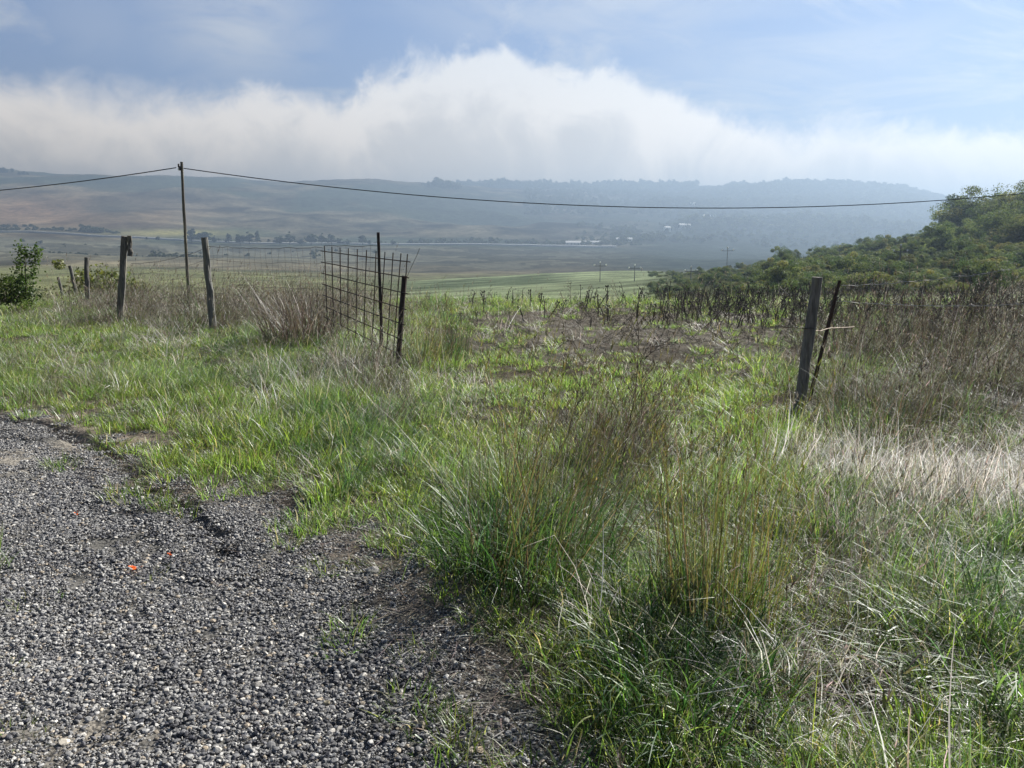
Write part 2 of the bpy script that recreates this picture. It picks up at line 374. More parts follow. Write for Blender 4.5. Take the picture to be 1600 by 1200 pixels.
# ------------------------------------------------------------------ ground
def ground_colour(x, y, z):
    n = len(x); c = np.zeros((n, 3)); d = road_sd(x, y) ; Y = np.maximum(y, 0.35 * np.hypot(x, y))
    px, py = proj(x, y, z)
    f1 = fbm(x, y, 0.9, 61)[:, None]; f2 = fbm(x, y, 0.14, 62)[:, None]
    soil = np.array([0.22, 0.185, 0.15]) * (0.6 + 0.9 * f1)
    grit = np.array([0.17, 0.165, 0.155]) * (0.7 + 0.6 * f2)
    dust = np.array([0.36, 0.325, 0.275])
    k = sstep(fbm(x, y, 1.1, 63), 0.52, 0.70)[:, None] * 0.55
    k = np.maximum(k, 0.9 * np.exp(-((px - 130) / 90) ** 2 - ((py - 1160) / 45) ** 2)[:, None])
    grit = grit * (1 - k) + dust * k
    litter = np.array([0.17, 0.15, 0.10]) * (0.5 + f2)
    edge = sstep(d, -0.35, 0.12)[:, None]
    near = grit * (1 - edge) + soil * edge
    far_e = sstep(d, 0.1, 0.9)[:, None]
    near = near * (1 - far_e) + (soil * 0.28 + litter * 0.3) * far_e  # ground under the grass darkened so gaps between clumps read as shade
    mul = np.exp(-((px - 990) / 300) ** 4 - ((py - 520) / 42) ** 4)[:, None]
    near = near * (1 - mul) + mul * np.array([0.205, 0.185, 0.15]) * (0.4 + 1.2 * f2)
    # middle and far land
    def blob(cx, cy, rx, ry, p=2): return np.exp(-np.abs((px - cx) / rx) ** p - np.abs((py - cy) / ry) ** p)[:, None]
    g1 = fbm(x, y, 60, 71, 5)[:, None]; g2 = fbm(x, y, 260, 72, 5)[:, None]; g3 = fbm(x, y, 22, 73, 4)[:, None]
    mid = np.array([0.18, 0.19, 0.09]) * (0.55 + 0.9 * g3)
    far = np.array([0.10, 0.095, 0.065]) * np.clip(0.35 + 3.2 * (g1 - 0.32), 0.25, 2.2)
    w1 = sstep(g2[:, 0], 0.5, 0.6)[:, None]; far = far * (1 - w1) + w1 * np.array([0.05, 0.065, 0.045]) * (0.6 + 0.8 * g3)
    far = far * (1 - blob(60, 330, 200, 26)) + blob(60, 330, 200, 26) * np.array([0.26, 0.185, 0.12]) * (0.4 + 1.0 * g1)
    far = far * (1 - blob(270, 364, 90, 5)) + blob(270, 364, 90, 5) * np.array([0.22, 0.22, 0.09])
    far = far * (1 - 0.8 * blob(180, 325, 70, 18)) + 0.8 * blob(180, 325, 70, 18) * np.array([0.022, 0.03, 0.024])  # shaded fold of the left hill, painted in as a dark patch
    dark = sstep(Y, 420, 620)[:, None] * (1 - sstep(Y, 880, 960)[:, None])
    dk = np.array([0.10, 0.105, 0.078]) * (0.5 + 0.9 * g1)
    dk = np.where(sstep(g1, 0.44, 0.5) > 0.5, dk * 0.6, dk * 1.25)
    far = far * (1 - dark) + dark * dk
    rt = sstep(px, 880, 1080)[:, None] * sstep(Y, 330, 480)[:, None]
    far = far * (1 - rt) + rt * np.array([0.04, 0.055, 0.04]) * (0.8 + 0.4 * g1)
    dkr = sstep(px, 560, 760)[:, None]
    far = far * (1 - dkr * 0.25) * np.array([1.85, 1.7, 1.6])
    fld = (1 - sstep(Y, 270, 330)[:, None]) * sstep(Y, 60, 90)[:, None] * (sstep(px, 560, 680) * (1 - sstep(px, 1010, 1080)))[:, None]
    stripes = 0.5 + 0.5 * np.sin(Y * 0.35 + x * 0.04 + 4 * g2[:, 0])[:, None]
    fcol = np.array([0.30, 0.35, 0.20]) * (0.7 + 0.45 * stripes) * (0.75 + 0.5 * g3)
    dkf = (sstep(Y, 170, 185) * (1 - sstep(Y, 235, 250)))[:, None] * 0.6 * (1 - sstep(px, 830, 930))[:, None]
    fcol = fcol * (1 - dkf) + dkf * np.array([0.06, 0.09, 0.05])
    wm = sstep(Y, 320, 480)[:, None]; land = mid * (1 - wm) + far * wm
    land = land * (1 - fld) + fld * fcol
    hill = sstep(px, 1000, 1120)[:, None] * (1 - sstep(Y, 320, 420)[:, None])
    land = land * (1 - hill) + hill * np.array([0.075, 0.085, 0.038]) * (0.6 + 0.8 * g3)
    wn = sstep(Y, 20, 30)[:, None]
    return np.clip(near * (1 - wn) + land * wn, 0.01, 0.6)

th_f = np.linspace(R(-50), R(50), 900); th_b = np.linspace(R(50), R(310), 110)[1:-1]
th = np.concatenate([th_f, th_b]); rr = np.concatenate([[0.25, 0.6, 0.9], np.exp(np.linspace(math.log(1.15), math.log(14), 480)), np.exp(np.linspace(math.log(14.15), math.log(4550), 430))])
TH, RR = np.meshgrid(th, rr); gx = (RR * np.sin(TH)).ravel(); gy = (RR * np.cos(TH)).ravel()
gz = terrain(gx, gy); nth = len(th); nr = len(rr)
i0 = np.arange(nr - 1)[:, None] * nth; j0 = np.arange(nth)[None, :]; j1 = (j0 + 1) % nth
Q = np.stack([i0 + j0, i0 + j1, i0 + nth + j1, i0 + nth + j0], -1).reshape(-1, 4)[:, ::-1]
Vg = np.stack([gx, gy, gz], 1)
M_ground, t = new_mat('ground')
at_ = t.n('ShaderNodeAttribute', {'attribute_name': 'col'}).outputs[0]
pos = t.n('ShaderNodeNewGeometry').outputs['Position']
nA = t.noise(pos, 55, 8, 0.7); nB = t.noise(pos, 0.09, 10, 0.68)
v = t.m('MULTIPLY', t.ss(nA, 0.3, 0.7, 0.55, 1.4), t.ss(nB, 0.3, 0.7, 0.65, 1.35))
c = t.mix(1.0, at_, t.n('ShaderNodeCombineColor', None, _0=v, _1=v, _2=v), 'MULTIPLY')
b = t.n('ShaderNodeBump', None, Strength=0.8, Distance=0.012, Height=nA)
b2 = t.n('ShaderNodeBump', None, Strength=0.6, Distance=2.0, Height=nB, Normal=b)
t.n('ShaderNodeOutputMaterial', None, Surface=t.n('ShaderNodeBsdfDiffuse', None, Color=c, Roughness=0.6, Normal=b2))
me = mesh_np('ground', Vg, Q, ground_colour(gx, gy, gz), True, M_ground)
# centre cap
link('ground', me, label='rolling ground from the gravel lane across the field to the hills', kind='structure')
k0 = MB(); k0.add(np.vstack([[[0, 0, tz(0, 0)]], Vg[:nth]]), [(0, 1 + (j + 1) % nth, 1 + j, 1 + j) for j in range(nth)], (0.12, 0.12, 0.12))
link('ground_centre', k0.build('ground_centre', M_ground), label='gravel ground at the photographer\'s feet', kind='structure')

# ------------------------------------------------------------------ instancing of uncountable stuff
def scatter(name, protos, P, rot, scl, idx, label, cat=None):
    """one object whose geometry nodes put prototype clumps on its points"""
    coll = bpy.data.collections.new(name + '_kinds')
    for i, me in enumerate(protos):
        o = bpy.data.objects.new('%s_kind_%02d' % (name, i), me); coll.objects.link(o)
    me = bpy.data.meshes.new(name); n = len(P)
    me.vertices.add(n); me.vertices.foreach_set('co', np.asarray(P, np.float32).ravel())
    for an, ty, arr, f in (('rot', 'FLOAT_VECTOR', rot, 'vector'), ('scl', 'FLOAT_VECTOR', scl, 'vector'), ('idx', 'INT', idx, 'value')):
        a = me.attributes.new(an, ty, 'POINT'); a.data.foreach_set(f, np.asarray(arr, np.int32 if ty == 'INT' else np.float32).ravel())
    me.update()
    ng = bpy.data.node_groups.new(name, 'GeometryNodeTree')
    ng.interface.new_socket('Geometry', in_out='INPUT', socket_type='NodeSocketGeometry')
    ng.interface.new_socket('Geometry', in_out='OUTPUT', socket_type='NodeSocketGeometry')
    N = ng.nodes; L = ng.links
    gi = N.new('NodeGroupInput'); go = N.new('NodeGroupOutput'); iop = N.new('GeometryNodeInstanceOnPoints')
    ci = N.new('GeometryNodeCollectionInfo'); ci.inputs['Collection'].default_value = coll
    ci.inputs['Separate Children'].default_value = True; ci.inputs['Reset Children'].default_value = True
    def attr(n_, ty):
        q = N.new('GeometryNodeInputNamedAttribute'); q.data_type = ty; q.inputs['Name'].default_value = n_; return q.outputs[0]
    L.new(gi.outputs[0], iop.inputs['Points']); L.new(ci.outputs[0], iop.inputs['Instance'])
    iop.inputs['Pick Instance'].default_value = True
    L.new(attr('idx', 'INT'), iop.inputs['Instance Index'])
    L.new(attr('scl', 'FLOAT_VECTOR'), iop.inputs['Scale'])
    e = N.new('FunctionNodeEulerToRotation'); L.new(attr('rot', 'FLOAT_VECTOR'), e.inputs[0]); L.new(e.outputs[0], iop.inputs['Rotation'])
    L.new(iop.outputs[0], go.inputs[0])
    o = link(name, me, label=label, cat=cat, kind='stuff')
    md = o.modifiers.new('scatter', 'NODES'); md.node_group = ng
    return o

def blades(n0_, root, L, wd, lean, curl, cols, seg=5, wind=None, spread_az=None, rs=None, base=None, flop=0.0):
    """n blades: root radius, (L0,L1), (w0,w1), (lean0,lean1), (curl0,curl1) radians, cols list of (rgb, weight)"""
    g = rs or RNG; n = max(1, int(n0_ * 0.82)) if base is None else n0_
    if base is None:
        rad = root * np.sqrt(g.random(n)); an = g.random(n) * 2 * np.pi
        base = np.stack([rad * np.cos(an), rad * np.sin(an), np.full(n, -0.01)], 1)
    else: an = g.random(n) * 2 * np.pi
    az_ = an + g.normal(0, 0.9, n)
    dx, dy = np.cos(az_), np.sin(az_)
    if wind is not None:
        dx = dx + wind[0]; dy = dy + wind[1]; q = np.hypot(dx, dy) + 1e-6; dx /= q; dy /= q
    Ln = g.uniform(*L, n) * (0.75 + 0.5 * g.random(n)); w_ = g.uniform(*wd, n) * 1.15
    th0 = g.uniform(*lean, n); cu = g.uniform(*curl, n) * (0.4 + 1.2 * g.random(n))
    kk = g.integers(2, max(3, seg), n); ka = (g.random(n) < 0.14 + flop) * g.uniform(0.5, 1.7, n); wx = g.normal(0, 0.10, (seg, n)); wy = g.normal(0, 0.10, (seg, n))
    t_ = np.linspace(0, 1, seg + 1)
    pos = [base]; p = base.copy()
    for k in range(seg):
        a = th0 + cu * (t_[k] + 0.5 / seg) ** 1.3 + ka * (k >= kk); dx = dx + wx[k]; dy = dy + wy[k]; q = np.hypot(dx, dy) + 1e-6; dx = dx / q; dy = dy / q
        st = np.stack([np.sin(a) * dx, np.sin(a) * dy, np.cos(a)], 1) * (Ln / seg)[:, None]
        p = p + st; pos.append(p)
    tw = g.normal(0, 0.9, n)
    sx, sy = -dy, dx; ct, sn = np.cos(tw), np.sin(tw)
    side = np.stack([sx * ct + dx * sn, sy * ct + dy * sn, sn * 0.25], 1)
    V = np.zeros((n, seg + 1, 2, 3))
    for k in range(seg + 1):
        ww = w_ * (1 - t_[k] ** 1.6 * 0.92) * (0.75 + 0.25 * min(1, t_[k] * 4)) * 0.5
        V[:, k, 0] = pos[k] - side * ww[:, None]; V[:, k, 1] = pos[k] + side * ww[:, None]
    V = V.reshape(-1, 3)
    b0 = (np.arange(n) * (seg + 1) * 2)[:, None]; k = (np.arange(seg) * 2)[None, :]
    q = np.stack([b0 + k, b0 + k + 1, b0 + k + 3, b0 + k + 2], -1).reshape(-1, 4)
    wts = np.array([c_[1] for c_ in cols], float); pick = g.choice(len(cols), n, p=wts / wts.sum())
    C = np.array([c_[0] for c_ in cols], float)[pick] * g.uniform(0.5, 1.5, n)[:, None]
    C = C * (1 + g.normal(0, 0.08, (n, 3)))
    C = np.repeat(np.clip(C, 0.008, 0.78), (seg + 1) * 2, axis=0)
    return V, q, C, pos[-1]
def join(parts):
    V = []; Q_ = []; C = []; n = 0
    for v_, q_, c_ in parts: V.append(v_); Q_.append(q_ + n); C.append(c_); n += len(v_)
    return np.vstack(V), np.vstack(Q_), np.vstack(C)
YG = (0.19, 0.26, 0.08); GR = (0.105, 0.18, 0.058); DG = (0.04, 0.09, 0.034); BG = (0.12, 0.17, 0.115)
ST = (0.40, 0.37, 0.30); PS = (0.70, 0.66, 0.59); BR = (0.155, 0.122, 0.082); GY = (0.30, 0.275, 0.23); OL = (0.12, 0.13, 0.05); DK = (0.07, 0.055, 0.045)
WIND = (0.9, 0.15)
def stems(n, root, L, cols, lean=(0.05, 0.35), curl=(0.1, 0.6), heads=10, wd=(0.0016, 0.0028), wind=WIND, headcols=None, hl=(0.02, 0.045)):
    v_, q_, c_, tip = blades(n, root, L, wd, lean, curl, cols, seg=7, wind=wind); n = len(tip)
    out = [(v_, q_, c_)]
    if heads:
        vv = v_.reshape(n, 8, 2, 3).mean(2)
        i = np.repeat(np.arange(n), heads); f = RNG.uniform(0.0, 1.0, n * heads)
        a = vv[i, 6] * (1 - f[:, None]) + vv[i, 7] * f[:, None]
        hv, hq, hc, _ = blades(n * heads, 0, hl, (0.003, 0.006), (0.1, 0.7), (0.0, 0.6), headcols or cols, seg=2, wind=wind, base=a)
        out.append((hv, hq, hc))
    return out

P_short = [mesh_np('short_tuft', *join([blades(75, 0.10, (0.05, 0.14), (0.003, 0.0055), (0.0, 0.7), (0.2, 1.3), [(YG, 4), (GR, 5), (OL, 2), (ST, 1.2)])[:3]]), False, M_green) for i in range(6)]
P_mid = [mesh_np('verge_tuft', *join([blades(70, 0.11, (0.12, 0.27), (0.0022, 0.0048), (0.05, 0.7), (0.4, 1.9), [(YG, 4), (GR, 4), (OL, 1.5), (ST, 2), (BG, 4)], wind=(0.55, 0.1))[:3]]), False, M_green) for i in range(6)]  # large share of blue-grey blades paints in the pale sheen
P_long = [mesh_np('long_tuft', *join([blades(85, 0.13, (0.24, 0.5), (0.003, 0.007), (0.05, 0.7), (0.8, 2.6), [(DG, 4), (GR, 3), (BG, 4), (ST, 0.5)], seg=7, wind=(0.5, 0.1), flop=0.1)[:3]]), False, M_long) for i in range(5)]
P_dry = [mesh_np('dry_tuft', *join([blades(75, 0.14, (0.2, 0.5), (0.002, 0.0038), (0.0, 0.7), (0.4, 2.2), [(ST, 3), (BR, 4), (GY, 3), (OL, 1.5)], wind=(0.4, 0), flop=0.15)[:3]] + stems(7, 0.1, (0.45, 0.75), [(ST, 1), (BR, 1)])), False, M_dry) for i in range(5)]
P_straw = [mesh_np('straw_tuft', *join([blades(60, 0.15, (0.14, 0.40), (0.0026, 0.0048), (0.1, 1.4), (0.0, 1.8), [(PS, 7), (ST, 3), (GY, 2)], seg=4, flop=0.3)[:3]]), False, M_straw) for i in range(5)]
P_litter = [mesh_np('litter', *join([blades(60, 0.17, (0.04, 0.16), (0.002, 0.005), (1.1, 1.62), (-0.1, 0.25), [(GY, 4), (ST, 1.6), (BR, 4), (DK, 3)], seg=2)[:3]]), False, M_dry) for i in range(5)]
P_stem = [mesh_np('seed_stems', *join(stems(9, 0.16, (0.35, 0.72), [(OL, 2), (ST, 2), (BR, 1), (GY, 1)], lean=(0.0, 0.45))), False, M_dry) for i in range(6)]
def weed_mesh(h, nb, seed, col=(0.085, 0.076, 0.058)):
    random.seed(seed); m = MB()
    lx, ly = random.uniform(-0.2, 0.25), random.uniform(-0.15, 0.15); pts_ = []
    for i in range(7):
        f = i / 6; pts_.append((lx * h * f * f + random.uniform(-.006, .006), ly * h * f * f, h * f - 0.03))
    m.tube(pts_, [0.005 * (1 - 0.75 * i / 6) for i in range(7)], 4, col)
    for b_ in range(nb):
        f = random.uniform(0.3, 0.95); i = int(f * 6); p = np.array(pts_[i]); a = random.uniform(0, 6.3); L_ = h * random.uniform(0.12, 0.35) * (1.2 - f)
        d_ = np.array([math.cos(a) * 0.6, math.sin(a) * 0.6, random.uniform(0.6, 1.0)])
        e = p + d_ * L_; m.tube([p, p + d_ * L_ * 0.5 + np.array([0, 0, .01]), e], [0.0028, 0.002, 0.0012], 3, col, cap=False)
        if random.random() < 0.8:
            r_ = random.uniform(0.004, 0.009); m.tube([e, e + np.array([0, 0, r_]), e + np.array([0, 0, 2.4 * r_])], [r_ * .6, r_, r_ * .3], 5, (0.14, 0.11, 0.085))
    return m.build('dead_weed', M_bark)
P_weed = [weed_mesh(random.Random(i).uniform(0.45, 0.8), 16, i) for i in range(6)]

def E(px, py, cx, cy, rx, ry, p=2): return np.exp(-np.abs((px - cx) / rx) ** p - np.abs((py - cy) / ry) ** p)
zones = [(1.0, 3.2, 1.0, 1.0), (3.2, 5.5, 0.62, 1.0), (5.5, 9, 0.36, 1.08), (9, 14, 0.17, 1.3), (14, 19, 0.13, 1.45), (19, 27, 0.10, 1.6)]
zones_far = [(27, 60, 0.012, 3.0)]
def scatter_type(name, protos, dens0, fn, label, hs=(0.7, 1.25), windy=True, sink=0.0, seed=1, zs=None, flatrot=0.0):
    g = np.random.default_rng(seed); Ps = []; Rs = []; Ss = []
    for (ya, yb, df, sc_) in (zs or zones):
        hw = 0.80 * yb + 1.6; n = int(dens0 * df * (yb - ya) * 2 * hw)
        x = g.uniform(-hw, hw, n); y = g.uniform(ya, yb, n); k = np.abs(x) < 0.80 * y + 1.6; x, y = x[k], y[k]
        d = road_sd(x, y); px, py = proj(x, y, 0.0)
        pr = np.clip(fn(x, y, px, py, d), 0, 1); k = g.random(len(x)) < pr; x, y = x[k], y[k]; n = len(x)
        z = terrain(x, y) - sink
        s = g.uniform(*hs, n) * sc_
        hsc = s * (0.30 + 0.75 * sstep(fbm(x, y, 1.1, 90 + seed), 0.25, 0.75) + 0.55 * sstep(fbm(x, y, 0.42, 302, 3), 0.42, 0.68)) / sc_ ** 0.75
        Ps.append(np.stack([x, y, z], 1)); Ss.append(np.stack([s, s, hsc], 1))
        rz = g.normal(0, 0.6, n) if windy else g.uniform(0, 6.283, n)
        Rs.append(np.stack([g.normal(0, 0.06 + flatrot, n), g.normal(0, 0.06 + flatrot, n), rz], 1))
    P = np.vstack(Ps); Rr = np.vstack(Rs); S = np.vstack(Ss)
    print(name, len(P))
    return scatter(name, protos, P, Rr, S, g.integers(0, len(protos), len(P)), label)

def path_m(px, py): return np.clip(E(px, py, 960, 600, 340, 150, 4), 0, 1)        # mown entrance into the field
def mulch_m(px, py): return E(px, py, 1000, 520, 300, 42, 4)
def straw_m(px, py): return E(px, py, 1500, 775, 160, 75, 3)
def litter_m(px, py): return E(px, py, 1330, 1110, 210, 100, 3)
def keep(px, py, a=.85, b=.75): return (1 - .3 * E(px, py, 1245, 668, 45, 30)) * (1 - a * straw_m(px, py)) * (1 - b * litter_m(px, py))
def clump(x, y, sd, k=0.75): return (1 - k) + k * sstep(fbm(x, y, 0.42, sd, 3), 0.40, 0.56)
def f_short(x, y, px, py, d):
    v_ = clump(x, y, 301, .5) * np.maximum(sstep(d, -0.06, 0.30), 0.8 * sstep(d, -0.45, 0.0) * sstep(fbm(x, y, 0.3, 107), 0.52, 0.62)) * (0.5 + 0.6 * sstep(fbm(x, y, 0.7, 101), 0.35, 0.6))
    v_ = v_ * (1 - 0.95 * mulch_m(px, py) * sstep(fbm(x, y, 1.6, 102), 0.2, 0.38))
    v_ = np.where(px > 1200, v_ * 0.45, v_)
    v_ = v_ * (1 - 0.85 * E(px, py, 430, 780, 90, 45)) * (1 - 0.7 * E(px, py, 720, 545, 60, 25))
    v_ = v_ * (1 - 0.6 * E(px, py, 860, 1150, 90, 80)) * (1 - 0.7 * E(px, py, 120, 640, 130, 35))
    v_ = v_ * keep(px, py, .7, .55) * (1 - 0.7 * path_m(px, py) * (1 - sstep(fbm(x, y, 1.3, 109), 0.40, 0.52)))
    return v_ + 0.07 * (fbm(x, y, 0.45, 105) > 0.76) * (d < 0)
def f_mid(x, y, px, py, d):
    v_ = 1.25 * clump(x, y, 302, .85) * keep(px, py) * sstep(d, 0.35, 1.2) * (0.35 + 0.95 * sstep(fbm(x, y, 0.9, 111), 0.42, 0.58))
    v_ = v_ * (1 - 0.97 * path_m(px, py)) * (1 - 0.95 * mulch_m(px, py)) * (1 - 0.5 * E(px, py, 1350, 1100, 250, 90)) * (1 - 0.6 * E(px, py, 1130, 760, 90, 70)) * (1 - 0.7 * E(px, py, 1250, 660, 60, 40))
    v_ = v_ * (1 - 0.75 * E(px, py, 120, 520, 250, 40, 4))
    return np.clip(v_, 0, 1)
def f_long(x, y, px, py, d):
    v_ = 0.8 * E(px, py, 800, 850, 110, 80) + 0.6 * E(px, py, 1050, 1040, 100, 80) + 0.9 * E(px, py, 1520, 970, 130, 80) + 0.12 * E(px, py, 1150, 830, 120, 90) \
        + 0.6 * E(px, py, 560, 680, 90, 60) + 0.5 * E(px, py, 430, 560, 120, 45) + 0.3 * E(px, py, 1400, 660, 100, 30) + 0.25 * E(px, py, 1400, 860, 180, 60) + 0.5 * E(px, py, 690, 520, 45, 40)
    return v_ * sstep(d, 0.2, 0.6) * keep(px, py, .8, .3)
def f_dry(x, y, px, py, d):
    v_ = 0.45 * E(px, py, 350, 490, 210, 18, 4) + 0.12 * E(px, py, 1480, 590, 190, 60, 4) + 0.25 * E(px, py, 900, 760, 110, 60) + 0.12 * E(px, py, 400, 600, 260, 60) + 0.7 * E(px, py, 520, 500, 110, 24) \
        + 0.2 * E(px, py, 960, 660, 90, 40) + 0.3 * E(px, py, 1250, 980, 130, 110) + 0.55 * E(px, py, 1700, 560, 200, 90) + 0.3 * E(px, py, 1330, 860, 130, 60)
    far_ = 0.9 * sstep(y, 16, 19) * (0.28 * (1 - sstep(px, 480, 580)) * sstep(px, 60, 160) + 0.06 * sstep(px, 1150, 1300))
    v_ = v_ * (0.55 + 0.8 * sstep(fbm(x, y, 0.9, 121), 0.4, 0.6)) + far_ + 0.02
    return v_ * sstep(d, 0.25, 0.7) * (1 - 0.95 * E(px, py, 940, 590, 300, 120, 4)) * (1 - 0.8 * E(px, py, 1230, 650, 60, 40)) * keep(px, py, .9, .3)
def f_straw(x, y, px, py, d):
    v_ = 1.5 * clump(x, y, 311, .6) * E(px, py, 1500, 792, 180, 72, 3) + 0.1 * E(px, py, 1400, 1100, 230, 90) + 0.15 * E(px, py, 1300, 740, 120, 60) + 0.15 * E(px, py, 600, 600, 120, 50) + 0.08 * E(px, py, 330, 540, 200, 40)
    return (v_ * (0.5 + 0.8 * sstep(fbm(x, y, 0.6, 131), 0.4, 0.6)) + 0.012) * sstep(d, 0.2, 0.6)
def f_brown(x, y, px, py, d):
    v_ = 1.0 * E(px, py, 1500, 590, 210, 66, 4) + 0.75 * E(px, py, 335, 498, 230, 24, 4) + 0.8 * E(px, py, 1720, 600, 160, 90) + 0.35 * E(px, py, 600, 625, 60, 30) + 0.5 * E(px, py, 960, 700, 60, 50) + 0.35 * E(px, py, 1180, 1120, 90, 60) + 0.25 * E(px, py, 870, 800, 60, 60)
    return v_ * (0.5 + 0.8 * sstep(fbm(x, y, 0.7, 171), 0.4, 0.6)) * sstep(d, 0.25, 0.7) * (1 - .5 * E(px, py, 1250, 640, 50, 40))
def f_litter(x, y, px, py, d):
    v_ = 0.25 + 0.55 * mulch_m(px, py) + 0.8 * E(px, py, 880, 1130, 120, 110) + 0.6 * np.exp(-(d / 0.25) ** 2) + 0.5 * E(px, py, 430, 780, 120, 50) + 0.7 * E(px, py, 1350, 1120, 250, 90) + 0.7 * E(px, py, 130, 640, 150, 30) + 0.5 * E(px, py, 740, 550, 90, 40)
    return v_ * sstep(d, -0.4, 0.05) + 0.02 * (d < 0)
def f_stem(x, y, px, py, d):
    v_ = 0.8 * E(px, py, 860, 760, 120, 80) + 0.9 * E(px, py, 1110, 860, 70, 70) + 0.3 * E(px, py, 1500, 620, 200, 80) + 0.35 * E(px, py, 690, 530, 45, 40) + 0.35 * E(px, py, 380, 500, 220, 40) + 0.25 * E(px, py, 1300, 900, 200, 120)
    return (v_ + 0.03) * sstep(d, 0.3, 0.7) * (1 - 0.95 * path_m(px, py)) * keep(px, py)
def f_weed(x, y, px, py, d):
    v_ = 1.0 * E(px, py, 1450, 540, 220, 40, 4) + 0.35 * E(px, py, 1250, 492, 300, 16) + 0.3 * E(px, py, 380, 490, 200, 25) + 0.25 * E(px, py, 1550, 620, 120, 50) + 0.45 * E(px, py, 1700, 520, 200, 50)
    return v_ * sstep(d, 0.3, 0.7)

scatter_type('short_grass', P_short, 330, f_short, 'short bright green grass on the verge and the field entrance', seed=1, windy=False)
scatter_type('verge_grass', P_mid, 190, f_mid, 'knee high green verge grass bending with the wind', seed=2, hs=(0.65, 1.15))
scatter_type('long_grass', P_long, 120, f_long, 'long dark green arching grass in the thick verge', seed=3, hs=(0.5, 0.85))
scatter_type('dry_grass', P_dry, 150, f_dry, 'dry brown grass along the fence line and at the right', seed=4, hs=(0.6, 1.05))
scatter_type('straw', P_straw, 330, f_straw, 'pale tangled dead straw in the verge at the right', seed=5, hs=(0.7, 1.15), windy=False, flatrot=0.15)
scatter_type('dead_litter', P_litter, 170, f_litter, 'grey brown dead plant litter lying on the ground', seed=6, windy=False)
scatter_type('seed_grass', P_stem, 24, f_stem, 'thin seeding grass stems standing above the verge', seed=7)
P_brown = [mesh_np('brown_tuft', *join([blades(70, 0.14, (0.22, 0.55), (0.0025, 0.0045), (0.0, 0.7), (0.2, 1.9), [(BR, 4), (DK, 3), (OL, 5), (GY, 2), (GR, 1)], wind=(0.4, 0), flop=0.1)[:3]] + stems(6, 0.1, (0.4, 0.7), [(BR, 1), (DK, 1)])), False, M_dry) for i in range(5)]
scatter_type('brown_grass', P_brown, 160, f_brown, 'dark brown dying grass behind the leaning wooden post and along the left fence', seed=9, hs=(0.7, 1.2))
scatter_type('dry_weeds', P_weed, 95, f_weed, 'brown dead weeds thick at the edge of the field', seed=8, windy=False, hs=(0.5, 1.0))

def f_brush(x, y, px, py, d): return 0.9 * mulch_m(px, py) * sstep(fbm(x, y, 1.0, 151), 0.40, 0.62) + 0.12 * E(px, py, 930, 600, 280, 60) * (fbm(x, y, 0.8, 152) > 0.55) + 0.5 * E(px, py, 1400, 570, 180, 40)
def fallen(name, protos, n0, fn, label, seed):
    g = np.random.default_rng(seed); y = g.uniform(7.5, 20, n0); x = g.uniform(-4, 14, n0); px, py = proj(x, y, 0.0); k = g.random(n0) < fn(x, y, px, py, 1); x, y = x[k], y[k]; n = len(x); sc_ = g.uniform(.4, .9, n); print(name, n)
    scatter(name, protos, np.stack([x, y, terrain(x, y) + .03], 1), np.stack([g.normal(0, .9, n), g.normal(0, .9, n), g.uniform(0, 6.28, n)], 1), np.stack([sc_] * 3, 1), g.integers(0, len(protos), n), label)
fallen('fallen_weeds', P_weed, 5200, f_brush, 'tangled dark dead brush lying in the cleared patch of the field', 12)
# ------------------------------------------------------------------ gravel
def ico():
    t_ = (1 + 5 ** .5) / 2
    v_ = [(-1, t_, 0), (1, t_, 0), (-1, -t_, 0), (1, -t_, 0), (0, -1, t_), (0, 1, t_), (0, -1, -t_), (0, 1, -t_), (t_, 0, -1), (t_, 0, 1), (-t_, 0, -1), (-t_, 0, 1)]
    f_ = [(0, 11, 5), (0, 5, 1), (0, 1, 7), (0, 7, 10), (0, 10, 11), (1, 5, 9), (5, 11, 4), (11, 10, 2), (10, 7, 6), (7, 1, 8), (3, 9, 4), (3, 4, 2), (3, 2, 6), (3, 6, 8), (3, 8, 9), (4, 9, 5), (2, 4, 11), (6, 2, 10), (8, 6, 7), (9, 8, 1)]
    return np.array(v_, float) / math.hypot(1, t_), np.array(f_)
def ico2():
    V, Fc = ico(); V = V.tolist(); cache = {}; out = []
    def mid(a, b):
        k = (min(a, b), max(a, b))
        if k not in cache:
            p = (np.array(V[a]) + np.array(V[b])); p /= np.linalg.norm(p); V.append(p.tolist()); cache[k] = len(V) - 1
        return cache[k]
    for a, b, c_ in Fc.tolist():
        x, y, z = mid(a, b), mid(b, c_), mid(c_, a); out += [(a, x, z), (b, y, x), (c_, z, y), (x, y, z)]
    return np.array(V), np.array(out)
IV, IF = ico2()
